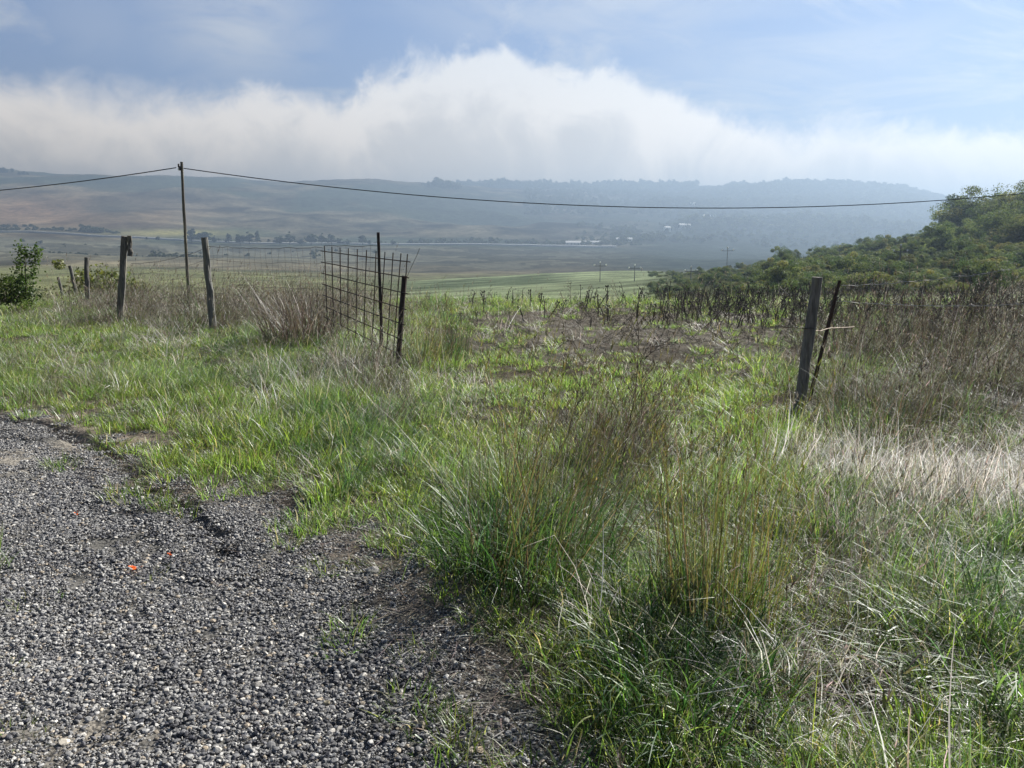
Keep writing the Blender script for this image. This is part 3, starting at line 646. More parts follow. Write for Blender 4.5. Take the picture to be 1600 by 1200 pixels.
def stones(n, half, r, g, cols):
    parts = []
    cc = np.array([c_[0] for c_ in cols]); ww = np.array([c_[1] for c_ in cols], float); ww /= ww.sum()
    for i in range(n):
        s = g.uniform(*r) * (0.7 + 1.3 * g.random() ** 4)
        q = g.normal(size=(3, 3)); q, _ = np.linalg.qr(q)
        v_ = IV * (1 + g.normal(0, 0.07, (len(IV), 1)))
        for k in range(5):     # chop facets for a crushed look
            nrm = g.normal(size=3); nrm /= np.linalg.norm(nrm); h_ = g.uniform(0.55, 0.85)
            dd_ = v_ @ nrm; v_ = v_ - np.outer(np.maximum(dd_ - h_, 0), nrm)
        v_ = (v_ * np.array([1.15, 0.9, 0.62])) @ (q if g.random() < 0.35 else np.array([[math.cos(a_ := g.random() * 6.28), -math.sin(a_), 0.1], [math.sin(a_), math.cos(a_), 0.1 * g.normal()], [0, 0.15 * g.normal(), 1]]))
        p = np.array([g.uniform(-half, half), g.uniform(-half, half), s * g.uniform(0.0, 0.55)])
        c_ = cc[g.choice(len(cc), p=ww)] * 0.84 * g.uniform(0.6, 1.4)
        parts.append((v_ * s + p, IF, np.tile(c_, (len(IV), 1))))
    return join(parts)
GC = [((0.21, 0.207, 0.205), 5), ((0.34, 0.335, 0.33), 4), ((0.075, 0.075, 0.085), 5), ((0.40, 0.39, 0.37), 1.6), ((0.33, 0.28, 0.22), 0.8), ((0.62, 0.60, 0.56), 0.35)]
g = np.random.default_rng(5)
P_grav = [mesh_np('gravel_patch', *stones(230, 0.085, (0.0022, 0.0062), g, GC), False, M_stone) for i in range(10)]
GD = [((0.13, 0.13, 0.135), 5), ((0.24, 0.238, 0.235), 3), ((0.06, 0.06, 0.07), 5), ((0.40, 0.38, 0.35), 1.2), ((0.30, 0.25, 0.19), 0.6)]
P_coarse = [mesh_np('coarse_gravel_patch', *stones(105, 0.085, (0.0040, 0.0078), g, GD), False, M_stone) for i in range(6)]
def scatter_gravel():
    g = np.random.default_rng(9); n = 28000
    y = g.uniform(0.7, 11.5, n); x = g.uniform(-9.5, 2.0, n)
    d = road_sd(x, y); px, py = proj(x, y, 0.0)
    cover = 0.8 + 0.2 * sstep(fbm(x, y, 0.8, 141), 0.36, 0.55)
    cover = cover * (1 - 0.9 * E(px, py, 130, 1160, 85, 38)) * (1 - 0.55 * E(px, py, 60, 720, 140, 40)) * (1 - 0.5 * E(px, py, 700, 1130, 90, 80))
    k = (g.random(n) < np.maximum(1 - sstep(d, -0.22, 0.10), 0.25 * (1 - sstep(d, 0.0, 0.6))) * cover * np.where(y > 6, 0.7, 1.0)) & (np.abs(x) < 0.8 * y + 1.3); x, y = x[k], y[k]; n = len(x)
    z = terrain(x, y) + g.uniform(-0.004, 0.002, n); s = g.uniform(0.75, 1.25, n)
    print('gravel', n)
    lane = seg_dist(x, y, np.array([flat(*p) for p in [(260, 800), (420, 900), (560, 1010), (700, 1150), (760, 1300)]])); lane2 = seg_dist(x, y, np.array([flat(*p) for p in [(60, 760), (200, 880), (330, 1010), (430, 1150), (500, 1300)]]))
    pc = 0.75 * np.exp(-(lane / 0.30) ** 2) + 0.5 * np.exp(-(lane2 / 0.28) ** 2) + 0.35 * sstep(fbm(x, y, 0.9, 161), 0.52, 0.66)
    gi = np.where(g.random(n) < pc, g.integers(10, 16, n), g.integers(0, 10, n))
    scatter('gravel', P_grav + P_coarse, np.stack([x, y, z], 1), np.stack([g.normal(0, .03, n), g.normal(0, .03, n), g.uniform(0, 6.28, n)], 1), np.stack([s, s, s], 1), gi, 'loose dark grey crushed gravel covering the lane')
scatter_gravel()
def stone(px, py, r, col, label, name='stone'):
    p = flat(px, py); g = np.random.default_rng(int(px * 7 + py)); V, Q_, C = stones(1, 0.0001, (r, r * 1.01), g, [(col, 1)]); V[:, 2] -= V[:, 2].min() + r * 0.25
    link(name, mesh_np(name, V, Q_, C, False, M_stone), loc=(p[0], p[1], tz(*p)), label=label, cat='stone')
stone(470, 990, 0.018, (0.6, 0.58, 0.54), 'small pale round stone lying on dark gravel in the lane')
stone(599, 987, 0.021, (0.7, 0.68, 0.63), 'squarish white stone lying near the grassy verge')
stone(598, 1074, 0.015, (0.62, 0.6, 0.56), 'little white pebble on the dark gravel wheel track')
stone(660, 1130, 0.017, (0.35, 0.3, 0.24), 'tan pebble where gravel gives way to bare dirt')
stone(750, 1170, 0.024, (0.42, 0.33, 0.22), 'yellowish stone in bare dirt at the lane edge')
stone(697, 1055, 0.018, (0.66, 0.64, 0.6), 'flat white stone beside a dead twig at the verge')
stone(400, 1065, 0.026, (0.10, 0.095, 0.09), 'large dark brown stone in the middle of the lane')
stone(582, 893, 0.026, (0.5, 0.48, 0.45), 'rounded grey stone at the foot of the grass verge')
stone(100, 1152, 0.013, (0.55, 0.5, 0.42), 'cream stone resting on the bare dirt mound')
stone(510, 1092, 0.02, (0.33, 0.29, 0.2), 'flat tan stone chip on the dark gravel')

# orange petals on the lane
def petals(px, py, s, label):
    p = flat(px, py); random.seed(int(px)); parts = []
    for i in range(5):
        a = random.uniform(0, 6.28); L_ = s * random.uniform(.7, 1.3); wv = 0.5 * L_
        c0 = np.array([random.uniform(-.5, .5) * s, random.uniform(-.5, .5) * s, 0.016 + .004 * i]); d_ = np.array([math.cos(a), math.sin(a), random.uniform(0.1, .8)]) * L_; s_ = np.array([-math.sin(a), math.cos(a), random.uniform(-.4, .4)]) * wv
        V = np.array([c0, c0 + d_ * .5 - s_, c0 + d_, c0 + d_ * .5 + s_]); parts.append((V, np.array([[0, 1, 2, 3]]), np.tile((0.85, 0.16, 0.02), (4, 1))))
    link('petals', mesh_np('petals', *join(parts), False, M_petal), loc=(p[0], p[1], tz(*p)), label=label, cat='petals')
petals(214, 889, 0.022, 'largest scrap of bright orange petals on the gravel lane')
petals(265, 868, 0.012, 'small orange petal scrap right of the largest one')
petals(120, 802, 0.011, 'small orange petal farthest away on the gravel lane')

# ------------------------------------------------------------------ single tussocks
def thatch(rad, n=60): return blades(int(n * .6), rad * 1.3, (0.10, 0.26), (0.0015, 0.003), (0.7, 1.5), (-0.1, 0.6), [(ST, 3), (GY, 3), (BR, 3)], seg=3)[:3]
def tussock(px, py, parts, label, mat, loc=None, name='grass_tussock', cat='grass tussock', group='tussocks standing out of the verge'):
    p = flat(px, py) if loc is None else loc
    V, Q_, C = join(parts)
    return link(name, mesh_np(name, V, Q_, C, False, mat), loc=(p[0], p[1], tz(*p)), label=label, cat=cat, group=group)
tussock(850, 905, [thatch(.3, 110), blades(420, 0.36, (0.36, 0.72), (0.0035, 0.007), (0.0, 0.6), (0.6, 2.2), [(DG, 5), (BG, 2), (GR, 2)], seg=7, wind=(0.5, 0.1), flop=.05)[:3]] + stems(230, 0.36, (0.8, 1.25), [(OL, 3), (BR, 4), (DK, 4)], lean=(0.1, 0.6), curl=(0.1, 0.5), wd=(0.0034, 0.0052)),
        'tallest dark green tussock with seed stems leaning right, centre of the verge', M_long)
tussock(770, 880, [thatch(.26, 90), blades(380, 0.32, (0.35, 0.62), (0.0035, 0.0075), (0.0, 0.7), (0.4, 1.9), [(DG, 5), (GR, 4), (BG, 1)], wind=(0.2, 0.0))[:3]], 'deep green leafy tussock just left of the tallest seeding one', M_long)
tussock(1075, 1110, [thatch(.3, 140), blades(520, 0.34, (0.22, 0.46), (0.0035, 0.0075), (0.0, 1.0), (0.6, 2.4), [(DG, 6), (GR, 3), (YG, 1), (ST, .5)], seg=7)[:3]], 'dark green arching tussock nearest the camera at the lane edge', M_long)
tussock(1110, 985, [blades(240, 0.2, (0.3, 0.55), (0.003, 0.006), (0.0, 0.4), (0.1, 1.0), [(OL, 4), (DG, 3), (BR, 2)])[:3]] + stems(210, 0.26, (0.65, 1.0), [(OL, 4), (BR, 4), (DK, 2)], lean=(0.0, 0.22), curl=(0.0, 0.3), heads=6, wd=(0.0028, 0.0042), wind=(0.2, 0)), 'upright reedy tussock of straight olive stems behind the nearest tussock', M_long)
tussock(1560, 1080, [thatch(.3, 90), blades(420, 0.36, (0.3, 0.62), (0.004, 0.0085), (0.1, 0.9), (0.8, 2.4), [(BG, 6), (GR, 3), (DG, 2)], seg=7, wind=(-0.3, 0.2))[:3]], 'broad shiny green tussock at the right edge', M_long)
tussock(955, 730, [blades(220, 0.28, (0.4, 0.7), (0.003, 0.005), (0.1, 0.6), (0.3, 1.2), [(GY, 4), (BR, 3), (OL, 2)], wind=(0.8, 0.1))[:3]] + stems(130, 0.3, (0.65, 1.0), [(GY, 1), (BR, 4), (DK, 2)], lean=(0.15, 0.6), wd=(0.003, 0.0045)), 'grey brown wind-bent tussock behind the tallest green one', M_dry)
tussock(472, 540, [blades(760, 0.55, (0.55, 1.25), (0.005, 0.009), (0.0, 0.6), (0.2, 1.6), [(BR, 6), (DK, 5), (ST, 1)])[:3]], 'dark brown mounded tussock below the rusty grid panel', M_dry)
tussock(560, 585, [blades(420, 0.45, (0.3, 0.62), (0.004, 0.007), (0.0, 0.7), (0.3, 1.8), [(ST, 3), (OL, 4), (GY, 3), (BG, 2)])[:3]] + stems(60, 0.4, (0.5, 0.85), [(BR, 1), (ST, 1)], wd=(.003, .005)), 'straw and olive tussock hiding the lower part of the grid panel', M_dry)
tussock(655, 570, [blades(260, 0.35, (0.35, 0.7), (0.004, 0.007), (0.0, 0.7), (0.3, 1.6), [(OL, 4), (BG, 2), (ST, 3)])[:3]] + stems(40, 0.3, (0.7, 1.0), [(BR, 1), (ST, 1)], wd=(.004, .006)), 'olive tussock at the foot of the short iron post', M_green)
tussock(700, 560, [blades(200, 0.35, (0.5, 0.85), (0.004, 0.007), (0.0, 0.4), (0.1, 0.9), [(OL, 4), (BR, 3), (DG, 2)])[:3]] + stems(60, 0.3, (0.7, 1.0), [(BR, 1), (OL, 1)], wd=(.003, .005), wind=(0.2, 0)), 'upright olive rushes right of the short iron post', M_dry)
tussock(1180, 700, [blades(260, 0.30, (0.22, 0.45), (0.004, 0.007), (0.0, 0.6), (0.2, 1.2), [(YG, 5), (GR, 4)])[:3]], 'vivid yellow green tussock left of the leaning wooden post', M_green)
tussock(1370, 700, [blades(320, 0.35, (0.4, 0.75), (0.004, 0.006), (0.0, 0.5), (0.1, 1.2), [(OL, 4), (BR, 4), (DG, 2)])[:3]], 'olive brown tussock right of the thin iron stake', M_dry)
tussock(1228, 676, [blades(240, 0.2, (0.12, 0.30), (0.003, 0.005), (0.0, 0.8), (0.3, 1.6), [(GR, 4), (YG, 3), (ST, 2), (BG, 2)])[:3]], 'short tufty green grass at the foot of the stout wooden post', M_green)
tussock(600, 665, [blades(260, 0.28, (0.3, 0.55), (0.003, 0.006), (0.1, 0.7), (0.5, 1.8), [(GY, 5), (BR, 3), (BG, 2)], wind=(0.9, 0))[:3]], 'grey dead tussock flopped over in the left verge', M_dry)
tussock(455, 700, [blades(220, 0.2, (0.2, 0.36), (0.004, 0.006), (0.0, 0.6), (0.2, 1.2), [(YG, 5), (GR, 4), (ST, 1)])[:3]], 'bright green tussock above the dark bare soil', M_green)
tussock(1420, 1160, [blades(26, 0.05, (0.12, 0.2), (0.006, 0.009), (0.1, 0.6), (0.1, 0.6), [(YG, 5)])[:3]], 'small fresh tuft of broad yellow green blades in dead litter', M_green)
for (a, b_, s, lb) in ((235, 893, 1, 'small grass tuft beside the orange petals'), (55, 935, 1.3, 'wispy grass tuft on the gravel at the left edge'), (15, 1150, 1.4, 'grass tuft in the bottom left corner of the lane'), (10, 1035, .8, 'little green tuft at the left edge above the corner tuft')):
    tussock(a, b_, [blades(int(70 * s), 0.09 * s, (0.03, 0.075), (0.003, 0.004), (0.3, 1.2), (0.2, 0.9), [(YG, 2), (ST, 3), (OL, 3)])[:3]], lb, M_green, name='grass_tuft', cat='grass tuft', group='tufts growing in the gravel')
# branching dead weed in the middle
def branch_weed(px, py, h, lean, seed, label):
    random.seed(seed); p = flat(px, py); m = MB(); col = (0.085, 0.06, 0.045)
    def br(p0, d, L_, r, lv):
        n = 5; q = [p0]; dd_ = np.array(d, float)
        for i in range(n):
            dd_ = dd_ + np.array([random.uniform(-.12, .12), random.uniform(-.12, .12), 0.04]); dd_ /= np.linalg.norm(dd_); q.append(q[-1] + dd_ * L_ / n)
        m.tube(q, [r * (1 - .6 * i / n) for i in range(n + 1)], 5, col)
        if lv < 2:
            for i in range(1, n + 1):
                for s in range(2 if lv == 0 else 1):
                    a = random.uniform(0, 6.28); d2 = dd_ + 0.9 * np.array([math.cos(a), math.sin(a), 0.1]); br(q[i], d2 / np.linalg.norm(d2), L_ * random.uniform(.25, .42) * (1.2 - .1 * i), r * .5, lv + 1)
        else:
            e = q[-1]; m.tube([e, e + dd_ * .008, e + dd_ * .018], [.003, .005, .001], 4, (0.12, 0.09, 0.07))
    br(np.array([0, 0, -.03]), lean, h, 0.0055, 0)
    link('dead_weed', m.build('dead_weed', M_bark), loc=(p[0], p[1], tz(*p)), label=label, cat='dead weed')
branch_weed(965, 745, 1.0, (0.28, 0.1, 1), 3, 'tall branching dead weed leaning right over the field entrance')
branch_weed(1000, 700, 0.75, (0.1, 0.1, 1), 4, 'thinner branching dead weed behind the tall leaning one')
branch_weed(860, 740, 0.85, (0.35, 0.1, 1), 6, 'bare reddish weed stalks curving right above the tall tussock')
branch_weed(1150, 560, 0.55, (-0.5, 0.1, 1), 8, 'dark twisted weed leaning left in the mown patch')

# ------------------------------------------------------------------ dead stalks along the field edge
S_mesh = []
for i in range(9):
    random.seed(40 + i); m = MB(); h = random.uniform(0.42, 0.85); lx, ly = random.uniform(-.1, .1), random.uniform(-.1, .1); col = (0.045, 0.038, 0.034)
    pp = [(lx * f * f * h + random.uniform(-.008, .008), ly * f * f * h, f * h - .03) for f in np.linspace(0, 1, 6)]
    m.tube(pp, [0.011, 0.0105, 0.010, 0.009, 0.008, 0.0055], 5, col)
    for k in range(random.randint(3, 8)):
        j = random.randint(2, 5); a = random.uniform(0, 6.28); b0 = np.array(pp[j]); e = b0 + np.array([math.cos(a) * .05, math.sin(a) * .05, random.uniform(.0, .09)])
        m.tube([b0, e], [.005, .003], 4, col); m.tube([e, e + np.array([0, 0, .015]), e + np.array([0, 0, .035])], [.005, .014, .004], 5, (0.06, 0.05, 0.045))
    if i % 3 == 0: e = np.array(pp[-1]); m.tube([e, e + np.array([0, 0, .02]), e + np.array([0, 0, .05])], [.008, .02, .006], 6, (0.05, 0.042, 0.038))
    S_mesh.append(m.build('dead_stalk', M_bark))
random.seed(77); ns = 0
while ns < 290:
    px = random.uniform(720, 1640) if random.random() < 0.9 else random.uniform(640, 1640); Y = random.uniform(14.0, 23.0)
    dens = np.interp(px, [640, 800, 940, 1050, 1150, 1400, 1640], [0.04, 0.14, 0.40, 0.8, 1.0, 0.9, 0.7])
    if random.random() > dens: continue
    p = at(px, Y); o = bpy.data.objects.new('dead_stalk', random.choice(S_mesh)); COL.objects.link(o); o.location = p
    s = random.uniform(0.28, 0.72); o.scale = (random.uniform(.8, 1.4), random.uniform(.8, 1.4), s); 
    big = random.random() < .12; o.rotation_euler = (random.gauss(0, .35 if big else .08), random.gauss(0, .4 if big else .09), random.uniform(0, 6.28))
    o['label'] = 'dark dead thistle stalk standing in the dense row at the far edge of the field'; o['category'] = 'dead stalk'; o['group'] = 'dead stalks along the field edge'; ns += 1
for (px, py, Y, s, tilt, lb) in ((755, 500, 16.5, 1.0, 0.03, 'lone thin dead stalk farthest left, standing in green grass'), (828, 490, 18, 0.9, 0, 'straight dead stalk on the left of the field edge beside a forked one'),
                               (843, 490, 17.5, .8, .1, 'dead stalk with a dark seed head left of centre'), (946, 480, 18, 1.1, 0.05, 'tall dead stalk with knobbly head at the centre of the field edge'), (1105, 500, 15, 1.15, -0.75, 'long dead stalk fallen sharply to the left in the row'),
                               (858, 495, 16, .8, .55, 'dead stalk tipped to the right at the left end of the row')):
    p = at(px, Y); o = link('dead_stalk', S_mesh[3], None, p, lb, 'dead stalk'); o.scale = (1.2, 1.2, s * 1.1); o.rotation_euler = (0, tilt, 0)

pts_ = []
while len(pts_) < 1300:
    px = random.uniform(900, 1700); Y = random.uniform(13.5, 24.5)
    if random.random() > np.interp(px, [900, 1050, 1150, 1400, 1700], [0.1, 0.45, 0.9, 1.0, 1.0]) * (0.35 if Y < 16 and px < 1250 else 1): continue
    p = at(px, Y)
    if fbm(p[0], p[1], 1.5, 201) < 0.42 + .1 * random.random(): continue
    pts_.append((p[0], p[1], p[2]))
gg = np.random.default_rng(4); n = len(pts_); sc3 = gg.uniform(.15, .9, n) ** 1.2
scatter('stalk_thicket', S_mesh, pts_, np.stack([gg.normal(0, .32, n), gg.normal(0, .32, n), gg.uniform(0, 6.28, n)], 1), np.stack([gg.uniform(.6, 1.1, n)] * 2 + [sc3], 1), gg.integers(0, 9, n), 'low dark thicket of dead stalks between the taller ones at the field edge')
# ------------------------------------------------------------------ posts
def limb(mb, top, bot, r, k=10, seg=10, wob=0.012, c=(0.12, 0.115, 0.105), squash=1.0, taper=0.9):
    top = np.array(top, float); bot = np.array(bot, float); P_ = []; rr_ = []
    for i in range(seg + 1):
        f = i / seg; q = bot * (1 - f) + top * f + np.array([random.uniform(-wob, wob), random.uniform(-wob, wob), 0]) * (0 if i in (0,) else 1)
        P_.append(q); rr_.append(r * (1 - (1 - taper) * f) * random.uniform(.94, 1.06))
    mb.tube(P_, rr_, k, c, jit=0.06, squash=squash)
def post(name, tpx, tpy, bpx, bpy_, Y, r, label, mat, cat='fence post', seed=1, col=(0.12, 0.115, 0.105), k=10, wob=.008, Yt=None, group=None):
    random.seed(seed)
    B = unproj(bpx, bpy_, Y); Tp = unproj(tpx, tpy, Yt or Y); zb = tz(B[0], B[1]) - 0.25
    f = (Tp[2] - zb) / max(Tp[2] - B[2], .1); B2 = Tp + (B - Tp) * f
    m = MB(); limb(m, Tp - B2, (0, 0, 0), r, k=k, c=col, wob=wob)
    return link(name, m.build(name, mat), loc=B2, label=label, cat=cat, group=group), Tp
g_l = 'wooden posts of the left fence line'
pA, tA = post('fence_post', 195, 369, 189, 472, 14.6, 0.068, 'weathered wooden post with split top, left of the utility pole', M_wood, seed=1, group=g_l)
# split top: second short stave
random.seed(5); m = MB(); q = unproj(200, 368, 14.6); limb(m, (0.03, 0, 0), (0.0, 0, -0.38), 0.045, seg=5, c=(0.08, 0.075, 0.07))
so_ = link('stave', m.build('stave', M_wood)); so_.parent = pA; so_.location = Vector(q - np.array(pA.location))
pB, tB = post('fence_post', 320, 371, 330, 482, 13.2, 0.062, 'thick grey wooden post leaning left beside the utility pole', M_wood, seed=2, col=(0.15, 0.15, 0.14), group=g_l)
pC, tC = post('fence_post', 135, 402, 137, 472, 18.5, 0.055, 'medium wooden post third from the left end of the fence', M_wood, seed=3, group=g_l)
pD, tD = post('fence_post', 109, 415, 120, 462, 22, 0.05, 'small wooden post leaning left, second from the bush', M_wood, seed=4, group=g_l)
pE, tE = post('fence_post', 91, 433, 98, 462, 25, 0.05, 'shortest wooden post beside the leafy bush', M_wood, seed=6, group=g_l)
pF, tF = post('iron_stake', 591, 363, 596, 512, 10.6, 0.024, 'tall thin dark iron stake behind the rusty grid panel', M_rust, 'iron stake', seed=7, col=(0.035, 0.028, 0.026), k=6, wob=.002)
pG, tG = post('iron_post', 632, 431, 623, 552, 9.4, 0.036, 'short thick dark post holding the right end of the grid panel', M_rust, 'iron post', seed=8, col=(0.035, 0.028, 0.028), k=8, wob=.002)
pH, tH = post('fence_post', 1277, 433, 1247, 648, 7.0, 0.052, 'stout grey wooden post leaning right at the field entrance', M_wood, seed=9, col=(0.17, 0.158, 0.15), k=14, wob=.004)
pI, tI = post('iron_stake', 1312, 438, 1266, 618, 7.5, 0.019, 'thin rusty iron stake leaning beside the stout wooden post', M_rust, 'iron stake', seed=10, col=(0.05, 0.03, 0.024), k=6, wob=.002)
# wire ties on posts
def wire_obj(name, paths, r, label, cat, mat=M_wire, col=(0.16, 0.15, 0.14), k=4, group=None):
    m = MB(); o0 = np.array(paths[0][0], float)
    for p in paths: m.tube([np.array(q) - o0 for q in p], r, k, col, cap=False)
    return link(name, m.build(name, mat), loc=o0, label=label, cat=cat, group=group)
# ring wrap, part of the wooden post
ring = [unproj(1262, 512, 7.0) + np.array([0.062 * math.cos(a), 0.062 * math.sin(a), 0.004 * math.sin(3 * a)]) for a in np.linspace(0, 6.4, 22)]
rg = wire_obj('tie_wire', [ring], 0.003, None, None, col=(0.03, 0.025, 0.022)); rg.parent = pH; rg.location = Vector(ring[0]) - pH.location
random.seed(3)
def sag(a, b, s, n=24, wob=0.0):
    a = np.array(a, float); b = np.array(b, float); out = []
    for i in range(n + 1):
        f = i / n; p = a * (1 - f) + b * f; p[2] -= s * 4 * f * (1 - f); p = p + np.array([0, random.uniform(-wob, wob), random.uniform(-wob, wob)]); out.append(p)
    return out
wire_obj('loose_wire', [sag(unproj(1200, 510, 7.2), unproj(1243, 512, 7.02), .0, 6, .004) + sag(unproj(1262, 514, 6.94), unproj(1300, 512, 7.3), .02, 10, .006) + sag(unproj(1300, 512, 7.3), unproj(1335, 511, 7.6), .0, 6, .004)], 0.0035,
         'short rusty wire tying the stout wooden post to the thin stake', 'wire', col=(0.2, 0.15, 0.11))
def barbed(a, b, s, label, n=30, r=0.0026):
    path = sag(a, b, s, n, .006); paths = [path]
    for i in range(2, n, 2):
        p = path[i]
        for k in range(2): paths.append([p + np.array([-.012, 0, .012 * (1 - 2 * k)]), p + np.array([.012, 0, -.012 * (1 - 2 * k)])])
    wire_obj('barbed_wire', paths, r, label, 'barbed wire', col=(0.5, 0.48, 0.45))
barbed(unproj(1315, 447, 7.5), unproj(1655, 408, 7.9), .04, 'top strand of barbed wire running right from the thin rusty stake')
barbed(unproj(1306, 470, 7.5), unproj(1660, 470, 7.7), .05, 'second strand of barbed wire below the top one at the right')

# wire netting on the left fence
def netting(a, b, H, sag_, label, nrow=5, step=0.15, lean=(0, 0)):
    a = np.array(a, float); b = np.array(b, float); L_ = np.linalg.norm(b - a); n = max(4, int(L_ / step)); m = MB(); random.seed(int(L_ * 100)); grid = []
    for i in range(n + 1):
        f = i / n; c_ = a * (1 - f) + b * f; c_[2] -= sag_ * 4 * f * (1 - f); colu = []
        for j in range(nrow + 1):
            q = c_ + np.array([lean[0] * j / nrow + random.uniform(-.02, .02), lean[1] * j / nrow + random.uniform(-.02, .02), -H * (j / nrow) ** .9 + random.uniform(-.012, .012)]); colu.append(q)
        grid.append(colu)
    for j in range(nrow + 1): m.tube([grid[i][j] - a for i in range(n + 1)], 0.0034 if j == 0 else 0.0020, 4, (0.10, 0.09, 0.085), cap=False)
    for i in range(n + 1): m.tube([grid[i][j] - a for j in range(nrow + 1)], 0.0020, 3, (0.10, 0.09, 0.085), cap=False)
    return link('wire_netting', m.build('wire_netting', M_wire), loc=a, label=label, cat='wire netting', group='netting spans of the left fence')
netting(unproj(323, 384, 13.15), unproj(505, 386, 11.2), 0.95, .03, 'wire netting between the thick grey post and the grid panel')
netting(unproj(505, 385, 11.2), unproj(590, 384, 10.62), 0.95, .0, 'wire netting behind the rusty grid panel up to the tall stake')
netting(unproj(204, 412, 14.6), unproj(319, 388, 13.3), 0.8, .06, 'sagging wire netting between split post and thick grey post', lean=(.2, 0))

# rusty rebar grid panel
gp = thing('grid_panel', unproj(570, 480, 9.9), 'tilted panel of rusty square iron grid closing the fence gap', 'metal grid')
o0 = np.array(gp.location)
def gpt(u, v_):     # u along the panel 0..1, v down 0..1
    tl = unproj(501, 392, 10.7); tr = unproj(638, 409, 9.3); bl = unproj(506, 500, 10.75); br = unproj(625, 562, 9.35)
    return tl * (1 - u) * (1 - v_) + tr * u * (1 - v_) + bl * (1 - u) * v_ + br * u * v_
us = [0.05, 0.145, 0.245, 0.345, 0.45, 0.555, 0.66, 0.755, 0.84, 0.92, 0.985]
us = [(x - 0.0) for x in us]
for i, u in enumerate(us):
    m = MB(); jx = 0.003 * (-1) ** i; m.tube([gpt(u, -0.075) - o0 + [0, .006, 0], gpt(u + jx, 0.4) - o0 + [0, .006, 0], gpt(u, 1.02) - o0 + [0, .006, 0]], 0.0068, 6, (0.032, 0.024, 0.022))
    link('upright_bar', m.build('upright_bar', M_rust), gp)
for j in range(7):
    m = MB(); v_ = 0.0 + j * 0.158; m.tube([gpt(0.0, v_) - o0, gpt(0.5, v_ + .004) - o0, gpt(1.02, v_) - o0], 0.0068, 6, (0.032, 0.024, 0.022))
    link('cross_bar', m.build('cross_bar', M_rust), gp)
wire_obj('loose_wire', [sag(unproj(634, 437, 9.4), unproj(656, 388, 9.3), .0, 5, .004)], 0.003, 'single stiff wire sticking up right from the short thick post', 'wire', col=(0.08, 0.07, 0.06))

# ------------------------------------------------------------------ utility pole and its cable
def utility(px, tpy, Y, label, r=0.085, left=True):
    tp = unproj(px, tpy, Y); zb = tz(tp[0], tp[1]) - .4
    t_ = thing('utility_pole', (tp[0], tp[1], zb), label, 'utility pole'); h = tp[2] - zb; random.seed(8); m = MB()
    limb(m, (0.08, 0, h), (-0.1, 0, 0), r, k=12, c=(0.085, 0.075, 0.065), wob=.012, taper=.72); link('pole', m.build('pole', M_wood), t_)
    m = MB(); m.box((0.0, -.07, h - .3), (.05, .03, .10), (0.05, 0.045, 0.045)); m.box((-0.06, -.02, h - .18), (.025, .05, .09), (0.05, 0.045, 0.045))
    m.tube([(-.03, -.08, h - .34), (-.03, -.14, h - .34)], .012, 6, (.06, .05, .05)); link('bracket', m.build('bracket', M_rust), t_)
    m = MB(); m.tube([(-.03, -.14, h - .40), (-.03, -.14, h - .36), (-.03, -.14, h - .30)], [.02, .035, .02], 8, (0.5, 0.5, 0.5)); link('insulator', m.build('insulator', M_ceramic), t_)
    return tp
tp = utility(281, 253, 38, 'tall thin wooden utility pole rising behind the left fence')
def cable(a, b, mid, label, r=0.024):
    a = np.array(a); b = np.array(b); mid = np.array(mid); P_ = []
    f0 = np.dot(mid - a, b - a) / np.dot(b - a, b - a); f0 = min(max(f0, .15), .85); lin = a * (1 - f0) + b * f0; s = (lin[2] - mid[2]) / (4 * f0 * (1 - f0))
    for i in range(61):
        f = i / 60; q = a * (1 - f) + b * f; q[2] -= s * 4 * f * (1 - f); P_.append(q)
    return wire_obj('overhead_cable', [P_], r, label, 'overhead cable', col=(0.02, 0.02, 0.022), k=6)
tpR = unproj(2050, 238, 43)
cable(unproj(287, 263, 38), tpR, unproj(1000, 324, 40), 'long sagging black cable crossing the view right of the pole')
cable(unproj(275, 262, 38), unproj(-620, 300, 46), unproj(0, 302, 41.5), 'black cable running left from the utility pole to the edge')
# distant three-insulator line
g_p = 'distant power poles with three insulators'
for (px, tpy, bpy_, Y, lb) in ((1408, 384, 452, 78, 'largest distant power pole, among the hillside shrubs'), (1240, 413, 470, 100, 'power pole above the stalks just left of the stout wooden post'), (1080, 418, 462, 120, 'power pole at the left foot of the bushy hillside'),
                               (992, 415, 448, 150, 'power pole at the right end of the green field'), (938, 411, 446, 160, 'power pole farthest left, standing in the green field'), (1137, 388, 414, 190, 'smallest power pole behind the hillside crest')):
    tp_ = unproj(px, tpy, Y); zb = tz(tp_[0], tp_[1]); h = tp_[2] - zb + .3; t_ = thing('power_pole', (tp_[0], tp_[1], zb - .3), lb, 'power pole', g_p)
    m = MB(); m.tube([(0, 0, 0), (0, 0, h)], [.09, .06], 8, (0.09, 0.09, 0.10)); link('pole', m.build('pole', M_wood), t_)
    m = MB(); sp = .62 * Y / 100 + .2; m.box((0, 0, h - .6), (sp, .05, .05), (0.1, 0.1, 0.11)); link('crossarm', m.build('crossarm', M_rust), t_)
    for dx, dz in ((-sp, -.55), (0, 0), (sp, -.55)):
        m = MB(); q = Y / 190; m.tube([(dx, 0, h + dz), (dx, 0, h + dz + .15 * q), (dx, 0, h + dz + .34 * q), (dx, 0, h + dz + .42 * q)], [.04, .19 * q, .17 * q, .03], 8, (0.85, 0.85, 0.85)); link('insulator', m.build('insulator', M_ceramic), t_)

